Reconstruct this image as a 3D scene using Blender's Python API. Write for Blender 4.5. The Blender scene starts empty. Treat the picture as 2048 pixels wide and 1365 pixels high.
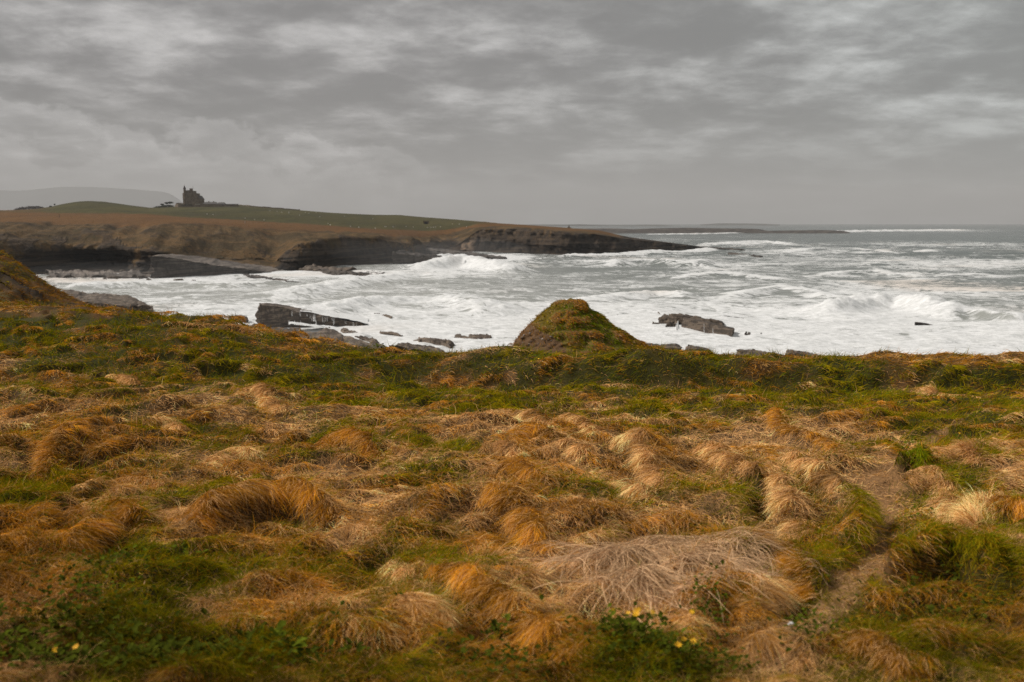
import bpy, math, random
import numpy as np
from mathutils import Vector

random.seed(4)
RNG = np.random.default_rng(11)
sc = bpy.context.scene
COL = sc.collection

# ------------------------------------------------------------------ camera
EYE = 17.0
PITCH = math.radians(6.77)
FPX = 2048 * 35.0 / 36.0
cam_d = bpy.data.cameras.new('camera')
cam_d.lens = 35.0
cam_d.sensor_width = 36.0
cam_d.clip_start = 0.1
cam_d.clip_end = 40000
cam_d.dof.use_dof = True
cam_d.dof.focus_distance = 13.0
cam_d.dof.aperture_fstop = 2.8
cam = bpy.data.objects.new('camera', cam_d)
COL.objects.link(cam)
cam.location = (0, 0, EYE)
cam.rotation_euler = (math.pi / 2 - PITCH, 0, 0)
sc.camera = cam

# ------------------------------------------------------------------ world
SUN_EL, SUN_AZ = math.radians(42), math.radians(-84)     # azimuth from +Y towards +X
world = bpy.data.worlds.new('World')
sc.world = world
world.use_nodes = True
wt = world.node_tree
wt.nodes.clear()


class NT:
    """tiny helper to write node trees"""
    def __init__(self, tree):
        self.t = tree

    def n(self, kind, **kw):
        nd = self.t.nodes.new(kind)
        for k, v in kw.items():
            setattr(nd, k, v)
        return nd

    def l(self, a, b):
        self.t.links.new(a, b)

    def put(self, sock, v):
        if hasattr(v, 'node'):
            self.l(v, sock)
        elif isinstance(v, (tuple, list)) and len(v) == 3 and sock.type == 'RGBA':
            sock.default_value = (*v, 1)
        else:
            sock.default_value = v

    def m(self, op, a, b=0.0, c=0.0, clamp=False):
        nd = self.n('ShaderNodeMath', operation=op, use_clamp=clamp)
        self.put(nd.inputs[0], a); self.put(nd.inputs[1], b)
        if len(nd.inputs) > 2:
            self.put(nd.inputs[2], c)
        return nd.outputs[0]

    def ss(self, v, a, b, lo=0.0, hi=1.0):
        nd = self.n('ShaderNodeMapRange', interpolation_type='SMOOTHSTEP')
        self.put(nd.inputs['Value'], v)
        for k, x in (('From Min', a), ('From Max', b), ('To Min', lo), ('To Max', hi)):
            self.put(nd.inputs[k], x)
        return nd.outputs[0]

    def mix(self, f, a, b):
        nd = self.n('ShaderNodeMix', data_type='RGBA')
        self.put(nd.inputs[0], f); self.put(nd.inputs[6], a); self.put(nd.inputs[7], b)
        return nd.outputs[2]

    def xyz(self, x, y, z):
        nd = self.n('ShaderNodeCombineXYZ')
        for i, v in enumerate((x, y, z)):
            self.put(nd.inputs[i], v)
        return nd.outputs[0]

    def sep(self, v):
        nd = self.n('ShaderNodeSeparateXYZ')
        self.l(v, nd.inputs[0])
        return nd.outputs

    def noise(self, vec, scale, detail=4.0, rough=0.55, dist=0.0, lac=2.0):
        nd = self.n('ShaderNodeTexNoise')
        self.put(nd.inputs['Vector'], vec)
        for k, v in (('Scale', scale), ('Detail', detail), ('Roughness', rough), ('Distortion', dist), ('Lacunarity', lac)):
            self.put(nd.inputs[k], v)
        return nd.outputs['Fac']

    def mapping(self, vec, scale=(1, 1, 1), rot=(0, 0, 0), loc=(0, 0, 0)):
        nd = self.n('ShaderNodeMapping')
        self.l(vec, nd.inputs['Vector'])
        nd.inputs['Scale'].default_value = scale
        nd.inputs['Rotation'].default_value = rot
        nd.inputs['Location'].default_value = loc
        return nd.outputs[0]

    def attr(self, name, out='Fac'):
        nd = self.n('ShaderNodeAttribute', attribute_name=name)
        return nd.outputs[out]


def lin(r, g, b):
    f = lambda c: (c / 255 / 12.92) if c <= 10 else ((c / 255 + .055) / 1.055) ** 2.4
    return (f(r), f(g), f(b))


w = NT(wt)
tc = w.n('ShaderNodeTexCoord').outputs['Generated']
dx, dy, dz = w.sep(tc)
zc = w.m('MAXIMUM', dz, 0.004)
den = w.m('ADD', zc, 0.17)
px_ = w.m('DIVIDE', dx, den)
py_ = w.m('DIVIDE', dy, den)
pl = w.xyz(px_, py_, 0.0)
n1 = w.noise(w.mapping(pl, (1.0, .85, 1)), 1.6, 8, 0.57, 0.1)
n2 = w.noise(w.mapping(pl, (.8, .85, 1), loc=(4.2, 1.3, 2.0)), 5.6, 7, 0.62, 0.15)
n3 = w.noise(w.mapping(pl, (.35, .3, 1), loc=(1.2, 7.3, 5.0)), 0.75, 3, 0.5, 0.0)
body = w.m('ADD', w.m('MULTIPLY', n1, 0.64), w.m('MULTIPLY', n2, 0.36))
bright = w.ss(body, 0.38, 0.66)                      # thin places in the deck
bright = w.m('POWER', bright, 1.7)
gain = w.m('ADD', w.ss(dz, 0.02, 0.13, 0.74, 0.58), w.m('MULTIPLY', bright, w.ss(dz, 0.015, 0.13, 0.28, 1.2)))
gain = w.m('MULTIPLY', gain, w.ss(n3, 0.3, 0.7, 0.80, 1.18))
# cumulus heads low over the land, in direction space: two rows of rounded tops
area = w.m('MULTIPLY', w.ss(dx, -0.02, -0.16), w.ss(dy, 0.2, 0.5))
slope_ = w.m('MULTIPLY', w.m('MINIMUM', dx, 0.0), -0.15)
for off, lift, seed_, g_ in ((0.050, 1.0, 0.0, 0.42), (0.026, 0.80, 3.7, 0.34)):
    cs = w.xyz(w.m('ADD', w.m('MULTIPLY', dx, 11.0), seed_), w.m('MULTIPLY', dz, 16.0), seed_)
    vo = w.n('ShaderNodeTexVoronoi', feature='F1', voronoi_dimensions='2D')
    w.l(cs, vo.inputs['Vector'])
    vo.inputs['Scale'].default_value = 1.15
    pn = w.noise(cs, 1.9, 6, 0.60, 0.0)
    top_ = w.m('ADD', w.m('MULTIPLY', slope_, lift), off)
    top_ = w.m('ADD', top_, w.m('MULTIPLY', w.m('SUBTRACT', 0.42, vo.outputs['Distance']), 0.048))
    top_ = w.m('ADD', top_, w.m('MULTIPLY', w.m('SUBTRACT', pn, 0.5), 0.105))
    head = w.m('SUBTRACT', top_, dz)                     # >0 inside the cloud
    rim = w.m('MULTIPLY', w.ss(head, -0.004, 0.008), w.ss(head, 0.0, 0.050, 1.0, 0.20))
    gain = w.m('ADD', gain, w.m('MULTIPLY', w.m('MULTIPLY', rim, area), g_))
# overcast luminance rises towards the zenith
cie = w.m('ADD', 0.235, w.m('MULTIPLY', zc, 0.16))
lum = w.m('MULTIPLY', gain, cie)
lum = w.m('MULTIPLY', lum, 1.22)
warm = w.mix(w.ss(w.m('ADD', dx, w.m('MULTIPLY', n3, .3)), -0.1, 0.75), (1.0, 0.972, 0.957), (0.955, 1.0, 0.98))
vm = w.n('ShaderNodeVectorMath', operation='SCALE')
w.l(warm, vm.inputs[0]); w.l(lum, vm.inputs['Scale'])
bgc = w.n('ShaderNodeBackground')
w.l(vm.outputs[0], bgc.inputs['Color'])
bgc.inputs['Strength'].default_value = 1.0
sky = w.n('ShaderNodeTexSky', sky_type='NISHITA')
sky.sun_disc = False
sky.sun_elevation = SUN_EL
sky.sun_rotation = SUN_AZ
bgs = w.n('ShaderNodeBackground')
w.l(sky.outputs[0], bgs.inputs['Color'])
bgs.inputs['Strength'].default_value = 0.05
mixs = w.n('ShaderNodeMixShader')
mixs.inputs[0].default_value = 0.95
w.l(bgs.outputs[0], mixs.inputs[1]); w.l(bgc.outputs[0], mixs.inputs[2])
wo = w.n('ShaderNodeOutputWorld')
w.l(mixs.outputs[0], wo.inputs['Surface'])

sun_d = bpy.data.lights.new('sun', 'SUN')
sun_d.energy = 3.7
sun_d.angle = math.radians(10)
sun_d.color = (1.0, 0.955, 0.90)
sun = bpy.data.objects.new('sun', sun_d)
COL.objects.link(sun)
sdir = Vector((math.sin(SUN_AZ) * math.cos(SUN_EL), math.cos(SUN_AZ) * math.cos(SUN_EL), math.sin(SUN_EL)))
sun.rotation_euler = sdir.to_track_quat('Z', 'Y').to_euler()
sun.location = (0, 0, 60)

sc.view_settings.view_transform = 'Standard'
sc.view_settings.look = 'None'
sc.view_settings.gamma = 1
sc.view_settings.use_curve_mapping = False
sc.view_settings.exposure = 0.36
sc.render.engine = 'CYCLES'
cy = sc.cycles
cy.max_bounces = 6
cy.diffuse_bounces = 3
cy.glossy_bounces = 2
cy.transmission_bounces = 3
cy.volume_bounces = 0
cy.transparent_max_bounces = 4
cy.use_denoising = True
cy.denoising_prefilter = 'NONE'
cy.denoiser = 'OPENIMAGEDENOISE'
cy.sample_clamp_indirect = 4.0


# ------------------------------------------------------------------ helpers
def tag(o, label=None, cat=None, group=None, kind=None):
    for k, v in (('label', label), ('category', cat), ('group', group), ('kind', kind)):
        if v:
            o[k] = v
    return o


def empty(name, loc, label=None, cat=None, group=None):
    o = bpy.data.objects.new(name, None)
    COL.objects.link(o)
    o.location = loc
    o.empty_display_size = 0.2
    return tag(o, label, cat, group)


def link(name, me, mat=None, parent=None):
    o = bpy.data.objects.new(name, me)
    COL.objects.link(o)
    if mat is not None and not me.materials:
        me.materials.append(mat)
    if parent is not None:
        o.parent = parent
    return o


def np_mesh(name, verts, faces, smooth=True, colors=None, attrs=None):
    """verts (n,3); faces: list of int arrays (k, 3 or 4)"""
    me = bpy.data.meshes.new(name)
    verts = np.asarray(verts, np.float32)
    me.vertices.add(len(verts))
    me.vertices.foreach_set('co', verts.ravel())
    faces = [np.asarray(f, np.int32) for f in faces if len(f)]
    loops = np.concatenate([f.ravel() for f in faces])
    tot = np.concatenate([np.full(len(f), f.shape[1], np.int32) for f in faces])
    start = np.concatenate([[0], np.cumsum(tot)[:-1]]).astype(np.int32)
    me.loops.add(len(loops))
    me.loops.foreach_set('vertex_index', loops)
    me.polygons.add(len(tot))
    me.polygons.foreach_set('loop_start', start)
    if smooth:
        me.polygons.foreach_set('use_smooth', np.ones(len(tot), bool))
    if colors is not None:
        a = me.attributes.new('tint', 'FLOAT_COLOR', 'POINT')
        c4 = np.ones((len(verts), 4), np.float32)
        c4[:, :3] = colors
        a.data.foreach_set('color', c4.ravel())
    for k, v in (attrs or {}).items():
        a = me.attributes.new(k, 'FLOAT', 'POINT')
        a.data.foreach_set('value', np.asarray(v, np.float32).ravel())
    me.update(calc_edges=True)
    me.validate()
    return me


def grid_faces(nr, nc):
    i = np.arange(nr - 1)[:, None] * nc + np.arange(nc - 1)[None, :]
    return np.stack([i, i + 1, i + nc + 1, i + nc], -1).reshape(-1, 4)


def hash2(ix, iy, seed):
    h = (ix.astype(np.int64) * 374761393 + iy.astype(np.int64) * 668265263 + seed * 1442695041) & 0xffffffff
    h = ((h ^ (h >> 13)) * 1274126177) & 0xffffffff
    h = ((h ^ (h >> 16)) * 2246822519) & 0xffffffff
    return ((h ^ (h >> 15)) & 0xffffff) / float(0xffffff)


def vn(x, y, seed=0):
    x = np.asarray(x, float); y = np.asarray(y, float)
    ix, iy = np.floor(x), np.floor(y)
    fx, fy = x - ix, y - iy
    ux = fx * fx * fx * (fx * (fx * 6 - 15) + 10)
    uy = fy * fy * fy * (fy * (fy * 6 - 15) + 10)
    a = hash2(ix, iy, seed); b = hash2(ix + 1, iy, seed)
    c = hash2(ix, iy + 1, seed); d = hash2(ix + 1, iy + 1, seed)
    return (a + (b - a) * ux) * (1 - uy) + (c + (d - c) * ux) * uy


def fbm(x, y, octv=4, seed=0, gain=0.5):
    s = 0; amp = 1; tot = 0
    for k in range(octv):
        s = s + amp * vn(x * 2 ** k + 17.3 * k, y * 2 ** k - 9.1 * k, seed + k)
        tot += amp; amp *= gain
    return s / tot * 2 - 1          # about -1..1


def sstep(a, b, v):
    t = np.clip((v - a) / (b - a), 0, 1)
    return t * t * (3 - 2 * t)


CP, SP = math.cos(PITCH), math.sin(PITCH)


def ray(X, Y):
    a = (np.asarray(X, float) - 1024) / FPX
    b = (682.5 - np.asarray(Y, float)) / FPX
    return np.stack(np.broadcast_arrays(a, CP + b * SP, -SP + b * CP), -1)


def at(X, Y, d):
    """point seen at photo pixel X, Y whose distance along the view axis (world y) is d"""
    r = ray(X, Y)
    t = np.asarray(d, float) / r[..., 1]
    return r * t[..., None] + np.array([0, 0, EYE])


def on_z(X, Y, z=0.0):
    r = ray(X, Y)
    t = (z - EYE) / r[..., 2]
    return r * t[..., None] + np.array([0, 0, EYE])


def to_px(p):
    p = np.asarray(p, float) - np.array([0, 0, EYE])
    f = p[..., 1] * CP - p[..., 2] * SP
    u = p[..., 1] * SP + p[..., 2] * CP
    return 1024 + FPX * p[..., 0] / f, 682.5 - FPX * u / f


def material(name):
    m = bpy.data.materials.new(name)
    m.use_nodes = True
    t = m.node_tree
    t.nodes.clear()
    nt = NT(t)
    out = nt.n('ShaderNodeOutputMaterial')
    return m, nt, out


def principled(nt, out, color, rough=0.9, spec=0.3, normal=None):
    b = nt.n('ShaderNodeBsdfPrincipled')
    nt.put(b.inputs['Base Color'], color)
    nt.put(b.inputs['Roughness'], rough)
    nt.put(b.inputs['Specular IOR Level'], spec)
    if normal is not None:
        nt.l(normal, b.inputs['Normal'])
    nt.l(b.outputs[0], out.inputs['Surface'])
    return b


def bump(nt, h, strength=0.5, dist=0.1):
    b = nt.n('ShaderNodeBump')
    nt.put(b.inputs['Height'], h)
    b.inputs['Strength'].default_value = strength
    b.inputs['Distance'].default_value = dist
    return b.outputs[0]


# ------------------------------------------------------------------ materials
def mat_plain(name, c1, c2, scale=3.0, rough=0.9, spec=0.2, bs=0.3, bd=0.05):
    m, t, out = material(name)
    p = t.n('ShaderNodeNewGeometry').outputs['Position']
    n = t.noise(p, scale, 6, 0.6, 0.3)
    col = t.mix(t.ss(n, 0.35, 0.65), c1, c2)
    principled(t, out, col, rough, spec, bump(t, n, bs, bd))
    return m


def mat_grass_blade():
    m, t, out = material('grass_blades')
    c = t.attr('tint', 'Color')
    d = t.n('ShaderNodeBsdfDiffuse'); t.l(c, d.inputs['Color'])
    tr = t.n('ShaderNodeBsdfTranslucent'); t.l(c, tr.inputs['Color'])
    mx = t.n('ShaderNodeMixShader'); mx.inputs[0].default_value = 0.18
    t.l(d.outputs[0], mx.inputs[1]); t.l(tr.outputs[0], mx.inputs[2])
    t.l(mx.outputs[0], out.inputs['Surface'])
    return m


def mat_meadow():
    m, t, out = material('meadow_soil')
    p = t.n('ShaderNodeNewGeometry').outputs['Position']
    n = t.noise(p, 9.0, 6, 0.65, 0.4)
    n2 = t.noise(p, 60.0, 4, 0.6, 0.2)
    c = t.attr('tint', 'Color')
    dark = t.mix(0.55, c, (0.018, 0.012, 0.006))
    col = t.mix(t.ss(n2, 0.3, 0.7), dark, c)
    principled(t, out, col, 0.95, 0.1, bump(t, t.m('ADD', n, t.m('MULTIPLY', n2, .4)), 0.6, 0.05))
    return m


def mat_rock(name, c1, c2, c3, dip=0.0, sx=0.12, sz=1.6, lichen=0.0, band=1.0, green=0.0):
    """bedded rock: thin beds along a dipping plane, joints across them"""
    m, t, out = material(name)
    p = t.n('ShaderNodeNewGeometry').outputs['Position']
    r = t.mapping(p, (1, 1, 1), (0, dip, 0))
    beds = t.noise(t.mapping(r, (sx, sx, sz)), 1.0, 8, 0.65, 0.6)
    joints = t.noise(t.mapping(r, (0.9, 0.9, 0.15)), 1.0, 6, 0.65, 0.4)
    grain = t.noise(p, 4.0, 6, 0.7, 0.2)
    col = t.mix(t.ss(beds, 0.42, 0.58), c1, c2)
    col = t.mix(t.m('MULTIPLY', t.ss(joints, 0.55, 0.72), 0.6), col, c3)
    col = t.mix(t.m('MULTIPLY', t.ss(grain, 0.35, 0.75), 0.35), col, c1)
    if lichen:
        ln = t.noise(p, 0.7, 6, 0.7, 0.5)
        col = t.mix(t.m('MULTIPLY', t.ss(ln, 0.56, 0.66), lichen), col, (0.22, 0.13, 0.045))
    if green:
        gn = t.noise(p, 0.35, 5, 0.6, 0.3)
        col = t.mix(t.m('MULTIPLY', t.ss(gn, 0.52, 0.66), green), col, (0.05, 0.06, 0.02))
    crack = t.m('SUBTRACT', 1.0, t.m('MULTIPLY', t.m('ABSOLUTE', t.m('SUBTRACT', beds, 0.47)), 26.0), clamp=True)
    crack = t.m('MAXIMUM', crack, t.m('SUBTRACT', 1.0, t.m('MULTIPLY', t.m('ABSOLUTE', t.m('SUBTRACT', joints, 0.52)), 34.0), clamp=True))
    col = t.mix(t.m('MULTIPLY', crack, 0.8), col, (0.014, 0.011, 0.009))
    h = t.m('ADD', beds, t.m('ADD', t.m('MULTIPLY', joints, .6), t.m('MULTIPLY', grain, .35)))
    principled(t, out, col, 0.75, 0.25, bump(t, h, 0.9, 0.35 * band))
    return m


def mat_far_land():
    m, t, out = material('coast_land')
    geo = t.n('ShaderNodeNewGeometry')
    p = geo.outputs['Position']
    rk, ht, fd, sd = (t.attr(k) for k in ('rock', 'heath', 'field', 'sand'))
    r = t.mapping(p, (1, 1, 1), (0, 0.045, 0))
    beds = t.noise(t.mapping(r, (0.02, 0.02, 0.85)), 1.0, 7, 0.7, 0.5)
    vert = t.noise(t.mapping(p, (0.30, 0.30, 0.035)), 1.0, 6, 0.65, 0.6)
    patch = t.noise(p, 0.06, 6, 0.65, 0.4)
    fine = t.noise(p, 0.45, 6, 0.7, 0.3)
    rock = t.mix(t.ss(beds, 0.42, 0.60), (0.010, 0.008, 0.007), (0.085, 0.060, 0.040))
    rock = t.mix(t.m('MULTIPLY', t.ss(vert, 0.5, 0.68), 0.6), rock, (0.085, 0.055, 0.032))
    rock = t.mix(t.m('MULTIPLY', t.ss(patch, 0.55, 0.7), 0.45), rock, (0.060, 0.052, 0.026))
    seam = t.m('SUBTRACT', 1.0, t.m('MULTIPLY', t.m('ABSOLUTE', t.m('SUBTRACT', beds, 0.5)), 22.0), clamp=True)
    wx_, wy_, wz_ = t.sep(p)
    dry = t.mix(t.ss(vert, 0.40, 0.60), (0.055, 0.038, 0.024), (0.150, 0.098, 0.056))
    dry = t.mix(t.m('MULTIPLY', t.ss(beds, 0.5, 0.62), 0.6), dry, (0.035, 0.028, 0.022))
    hgt = t.m('ADD', wz_, t.m('MULTIPLY', t.m('SUBTRACT', patch, 0.5), 9.0))
    rock = t.mix(t.m('MULTIPLY', t.ss(hgt, 4.0, 9.0), 0.75), rock, dry)
    rock = t.mix(t.m('MULTIPLY', seam, 0.8), rock, (0.010, 0.008, 0.007))
    slope = t.mix(t.ss(patch, 0.42, 0.58), (0.070, 0.043, 0.016), (0.150, 0.085, 0.032))
    slope = t.mix(t.m('MULTIPLY', t.ss(fine, 0.48, 0.62), 0.75), slope, (0.050, 0.040, 0.014))
    scar = t.noise(t.mapping(p, (1, .6, 1.6)), 0.11, 7, 0.62, 1.2)
    slope = t.mix(t.m('MULTIPLY', t.ss(scar, 0.57, 0.61), 0.75), slope, (0.034, 0.022, 0.013))
    slope = t.mix(t.m('MULTIPLY', t.ss(t.noise(p, 0.8, 5, 0.7, 0.4), 0.54, 0.66), 0.55), slope, (0.210, 0.128, 0.056))
    heath = t.mix(t.ss(t.noise(t.mapping(p, (.02, .008, .02)), 1.0, 5, .6, .3), 0.35, 0.65), (0.130, 0.060, 0.016), (0.175, 0.082, 0.022))
    heath = t.mix(t.m('MULTIPLY', t.ss(fine, 0.48, 0.64), 0.55), heath, (0.07, 0.040, 0.014))
    field = t.mix(t.ss(t.noise(t.mapping(p, (.03, .008, .02)), 1.0, 6, .65, .4), 0.36, 0.64), (0.050, 0.046, 0.010), (0.090, 0.076, 0.018))
    field = t.mix(t.m('MULTIPLY', t.ss(patch, 0.50, 0.66), 0.65), field, (0.062, 0.044, 0.018))
    field = t.mix(t.m('MULTIPLY', t.ss(t.noise(t.mapping(p, (.25, .05, .3)), 1.0, 6, .7, .3), 0.52, 0.66), 0.5), field, (0.030, 0.030, 0.010))
    col = t.mix(rk, slope, rock)
    col = t.mix(ht, col, heath)
    col = t.mix(fd, col, field)
    col = t.mix(sd, col, t.mix(t.ss(fine, .35, .6), (0.30, 0.19, 0.11), (0.22, 0.16, 0.115)))
    col = t.mix(0.34, col, (0.0, 0.0, 0.0))
    h = t.m('ADD', t.m('MULTIPLY', t.m('MULTIPLY', beds, rk), 2.5), t.m('ADD', t.m('MULTIPLY', fine, 1.0), t.m('MULTIPLY', patch, 2.0)))
    principled(t, out, col, 0.92, 0.12, bump(t, h, 0.8, 1.0))
    return m


def mat_sea():
    m, t, out = material('sea_water')
    p = t.n('ShaderNodeNewGeometry').outputs['Position']
    foam_d, milk = t.attr('foam'), t.attr('milk')
    # crests lie across the bay, a little askew
    q = t.mapping(p, (1, 1, 1), (0, 0, math.radians(14)))
    wx, wy, wz = t.sep(q)
    warp = t.noise(p, 0.045, 4, 0.5, 0.0)
    q2 = t.xyz(t.m('MULTIPLY', wx, 0.50), t.m('ADD', wy, t.m('MULTIPLY', warp, 16.0)), 0.0)
    a = t.noise(q2, 0.075, 9, 0.64, 1.2)
    b = t.noise(q2, 0.26, 8, 0.68, 2.2)
    lace = t.m('SUBTRACT', 1.0, t.m('MULTIPLY', t.m('ABSOLUTE', t.m('SUBTRACT', b, 0.5)), 7.0), clamp=True)
    c = t.noise(q2, 0.11, 6, 0.6, 2.6)
    lace2 = t.m('SUBTRACT', 1.0, t.m('MULTIPLY', t.m('ABSOLUTE', t.m('SUBTRACT', c, 0.5)), 9.0), clamp=True)
    cov = t.m('ADD', t.m('MULTIPLY', a, 0.50), t.m('ADD', t.m('MULTIPLY', b, 0.26), t.m('ADD', t.m('MULTIPLY', lace, 0.12), t.m('MULTIPLY', lace2, 0.12))))
    thr = t.m('SUBTRACT', 0.70, t.m('MULTIPLY', foam_d, 0.36))
    foam = t.ss(t.m('SUBTRACT', cov, thr), -0.055, 0.075)
    fine = t.noise(t.xyz(t.m('MULTIPLY', wx, 0.5), wy, 0.0), 1.1, 7, 0.65, 0.8)
    chop = t.noise(t.xyz(t.m('MULTIPLY', wx, 0.6), wy, 0.0), 0.28, 8, 0.66, 0.6)
    water = t.mix(milk, (0.034, 0.050, 0.044), (0.300, 0.302, 0.275))
    water = t.mix(t.m('MULTIPLY', t.ss(chop, 0.45, 0.68), 0.40), water, t.mix(milk, (0.085, 0.105, 0.095), (0.42, 0.42, 0.39)))
    fcol = t.mix(t.ss(fine, 0.35, 0.65), (0.50, 0.50, 0.485), (0.70, 0.695, 0.685))
    scum = t.ss(t.noise(p, 0.012, 3, .5, .3), 0.55, 0.68)
    fcol = t.mix(t.m('MULTIPLY', scum, 0.55), fcol, (0.58, 0.49, 0.41))
    hb = t.m('ADD', t.m('MULTIPLY', chop, 1.5), t.m('ADD', t.m('MULTIPLY', fine, 0.35), t.m('MULTIPLY', foam, 0.25)))
    nrm = bump(t, hb, 0.55, 0.8)
    wb = t.n('ShaderNodeBsdfPrincipled')
    t.put(wb.inputs['Base Color'], water); t.put(wb.inputs['Roughness'], 0.22); t.put(wb.inputs['IOR'], 1.33)
    t.put(wb.inputs['Specular IOR Level'], 0.32)
    t.l(nrm, wb.inputs['Normal'])
    fb = t.n('ShaderNodeBsdfDiffuse')
    t.l(fcol, fb.inputs['Color']); t.l(nrm, fb.inputs['Normal'])
    mx = t.n('ShaderNodeMixShader')
    t.l(foam, mx.inputs[0]); t.l(wb.outputs[0], mx.inputs[1]); t.l(fb.outputs[0], mx.inputs[2])
    t.l(mx.outputs[0], out.inputs['Surface'])
    return m


M = {
    'blade': mat_grass_blade(),
    'meadow': mat_meadow(),
    'land': mat_far_land(),
    'sea': mat_sea(),
    'foam': mat_plain('white_water', (0.52, 0.52, 0.505), (0.70, 0.695, 0.685), 1.2, 0.9, 0.1, 0.4, 0.2),
    'rock': mat_rock('grey_bedded_rock', (0.080, 0.058, 0.042), (0.170, 0.130, 0.096), (0.036, 0.028, 0.020), 0.10, 0.35, 2.6, 0.25, 0.5),
    'brownrock': mat_rock('brown_bedded_rock', (0.056, 0.041, 0.029), (0.120, 0.090, 0.065), (0.030, 0.022, 0.016), 0.10, 0.30, 2.2, 0.15, 0.6),
    'darkrock': mat_rock('wet_dark_rock', (0.035, 0.029, 0.025), (0.105, 0.086, 0.070), (0.024, 0.020, 0.017), 0.06, 0.08, 1.2, 0.0, 1.0),
    'palerock': mat_rock('pale_slab_rock', (0.080, 0.063, 0.050), (0.170, 0.138, 0.112), (0.042, 0.033, 0.025), 0.10, 0.05, 0.9, 0.2, 1.0),
    'stone': mat_plain('castle_stone', (0.105, 0.080, 0.056), (0.190, 0.148, 0.104), 0.4, 0.9, 0.1, 0.4, 0.3),
    'slate': mat_plain('slate_roof', (0.050, 0.046, 0.043), (0.085, 0.076, 0.070), 0.7, 0.8, 0.2),
    'spire': mat_plain('spire_slate', (0.040, 0.026, 0.022), (0.060, 0.038, 0.030), 0.7, 0.8, 0.2),
    'pane': mat_plain('dark_window', (0.012, 0.012, 0.013), (0.03, 0.03, 0.032), 0.5, 0.3, 0.5),
    'paint': mat_plain('pale_render', (0.30, 0.27, 0.23), (0.36, 0.33, 0.29), 0.5),
    'wool': mat_plain('sheep_wool', (0.36, 0.34, 0.29), (0.48, 0.45, 0.39), 6.0),
    'bark': mat_plain('bark', (0.030, 0.024, 0.018), (0.055, 0.045, 0.035), 8.0),
    'leafdark': mat_plain('dark_foliage', (0.018, 0.022, 0.010), (0.040, 0.044, 0.020), 1.2),
    'twigs': mat_plain('bare_twigs', (0.050, 0.040, 0.036), (0.080, 0.064, 0.058), 1.0),
    'leaf': mat_plain('green_leaf', (0.045, 0.055, 0.004), (0.085, 0.100, 0.008), 40.0, 0.95, 0.0, 0.2, 0.005),
    'petal': mat_plain('yellow_petal', (0.75, 0.36, 0.01), (0.85, 0.47, 0.02), 40.0, 0.6, 0.2),
    'mountain': mat_plain('mountain_slope', (0.07, 0.07, 0.065), (0.10, 0.10, 0.09), 0.004, 0.95, 0.0, 0.3, 20),
    'herb': mat_plain('dark_herb_leaf', (0.022, 0.026, 0.003), (0.055, 0.062, 0.006), 30.0, 0.95, 0.0, 0.2, 0.005),
    'earth': mat_plain('bare_earth', (0.040, 0.026, 0.016), (0.090, 0.060, 0.040), 5.0, 0.95, 0.05, 0.9, 0.12),
    'pebble': mat_plain('pale_pebble', (0.16, 0.13, 0.11), (0.30, 0.26, 0.23), 20.0),
    'whitestone': mat_plain('white_stone', (0.40, 0.38, 0.35), (0.50, 0.48, 0.45), 25.0),
}
import bmesh

# ------------------------------------------------------------------ haze: one box of thin even air
def make_haze():
    x0, x1, y0, y1, z0, z1 = -12000, 12000, -300, 19000, -10, 600
    v = [(x, y, z) for z in (z0, z1) for y in (y0, y1) for x in (x0, x1)]
    f = [(0, 2, 3, 1), (4, 5, 7, 6), (0, 1, 5, 4), (2, 6, 7, 3), (0, 4, 6, 2), (1, 3, 7, 5)]
    me = np_mesh('haze', v, [f], smooth=False)
    m, t, out = material('haze_air')
    pv = t.n('ShaderNodeVolumePrincipled')
    pv.inputs['Color'].default_value = (0.68, 0.670, 0.662, 1)
    pv.inputs['Density'].default_value = HAZE
    t.l(pv.outputs[0], out.inputs['Volume'])
    tag(link('haze', me, m), kind='stuff')


HAZE = 0.0001
make_haze()


# ------------------------------------------------------------------ sea
def seg_dist(P, line):
    """signed distance to a ground polyline (+ = nearer the camera side), weight along it"""
    best = np.full(len(P), 1e9); sgn = np.zeros(len(P)); tpos = np.zeros(len(P))
    n = len(line) - 1
    for i in range(n):
        a, b = line[i], line[i + 1]
        ab = b - a; L = (ab ** 2).sum()
        t = np.clip(((P - a) @ ab) / L, 0, 1)
        c = a + t[:, None] * ab
        dv = P - c
        d = np.hypot(dv[:, 0], dv[:, 1])
        k = d < best
        best[k] = d[k]
        nx, ny = ab[1], -ab[0]                       # right-hand side of travel in +x: towards -y
        s = dv[:, 0] * nx + dv[:, 1] * ny
        sgn[k] = np.sign(s)[k]
        tpos[k] = (i + t[k]) / n
    return best * np.where(sgn == 0, 1, sgn), tpos


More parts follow.
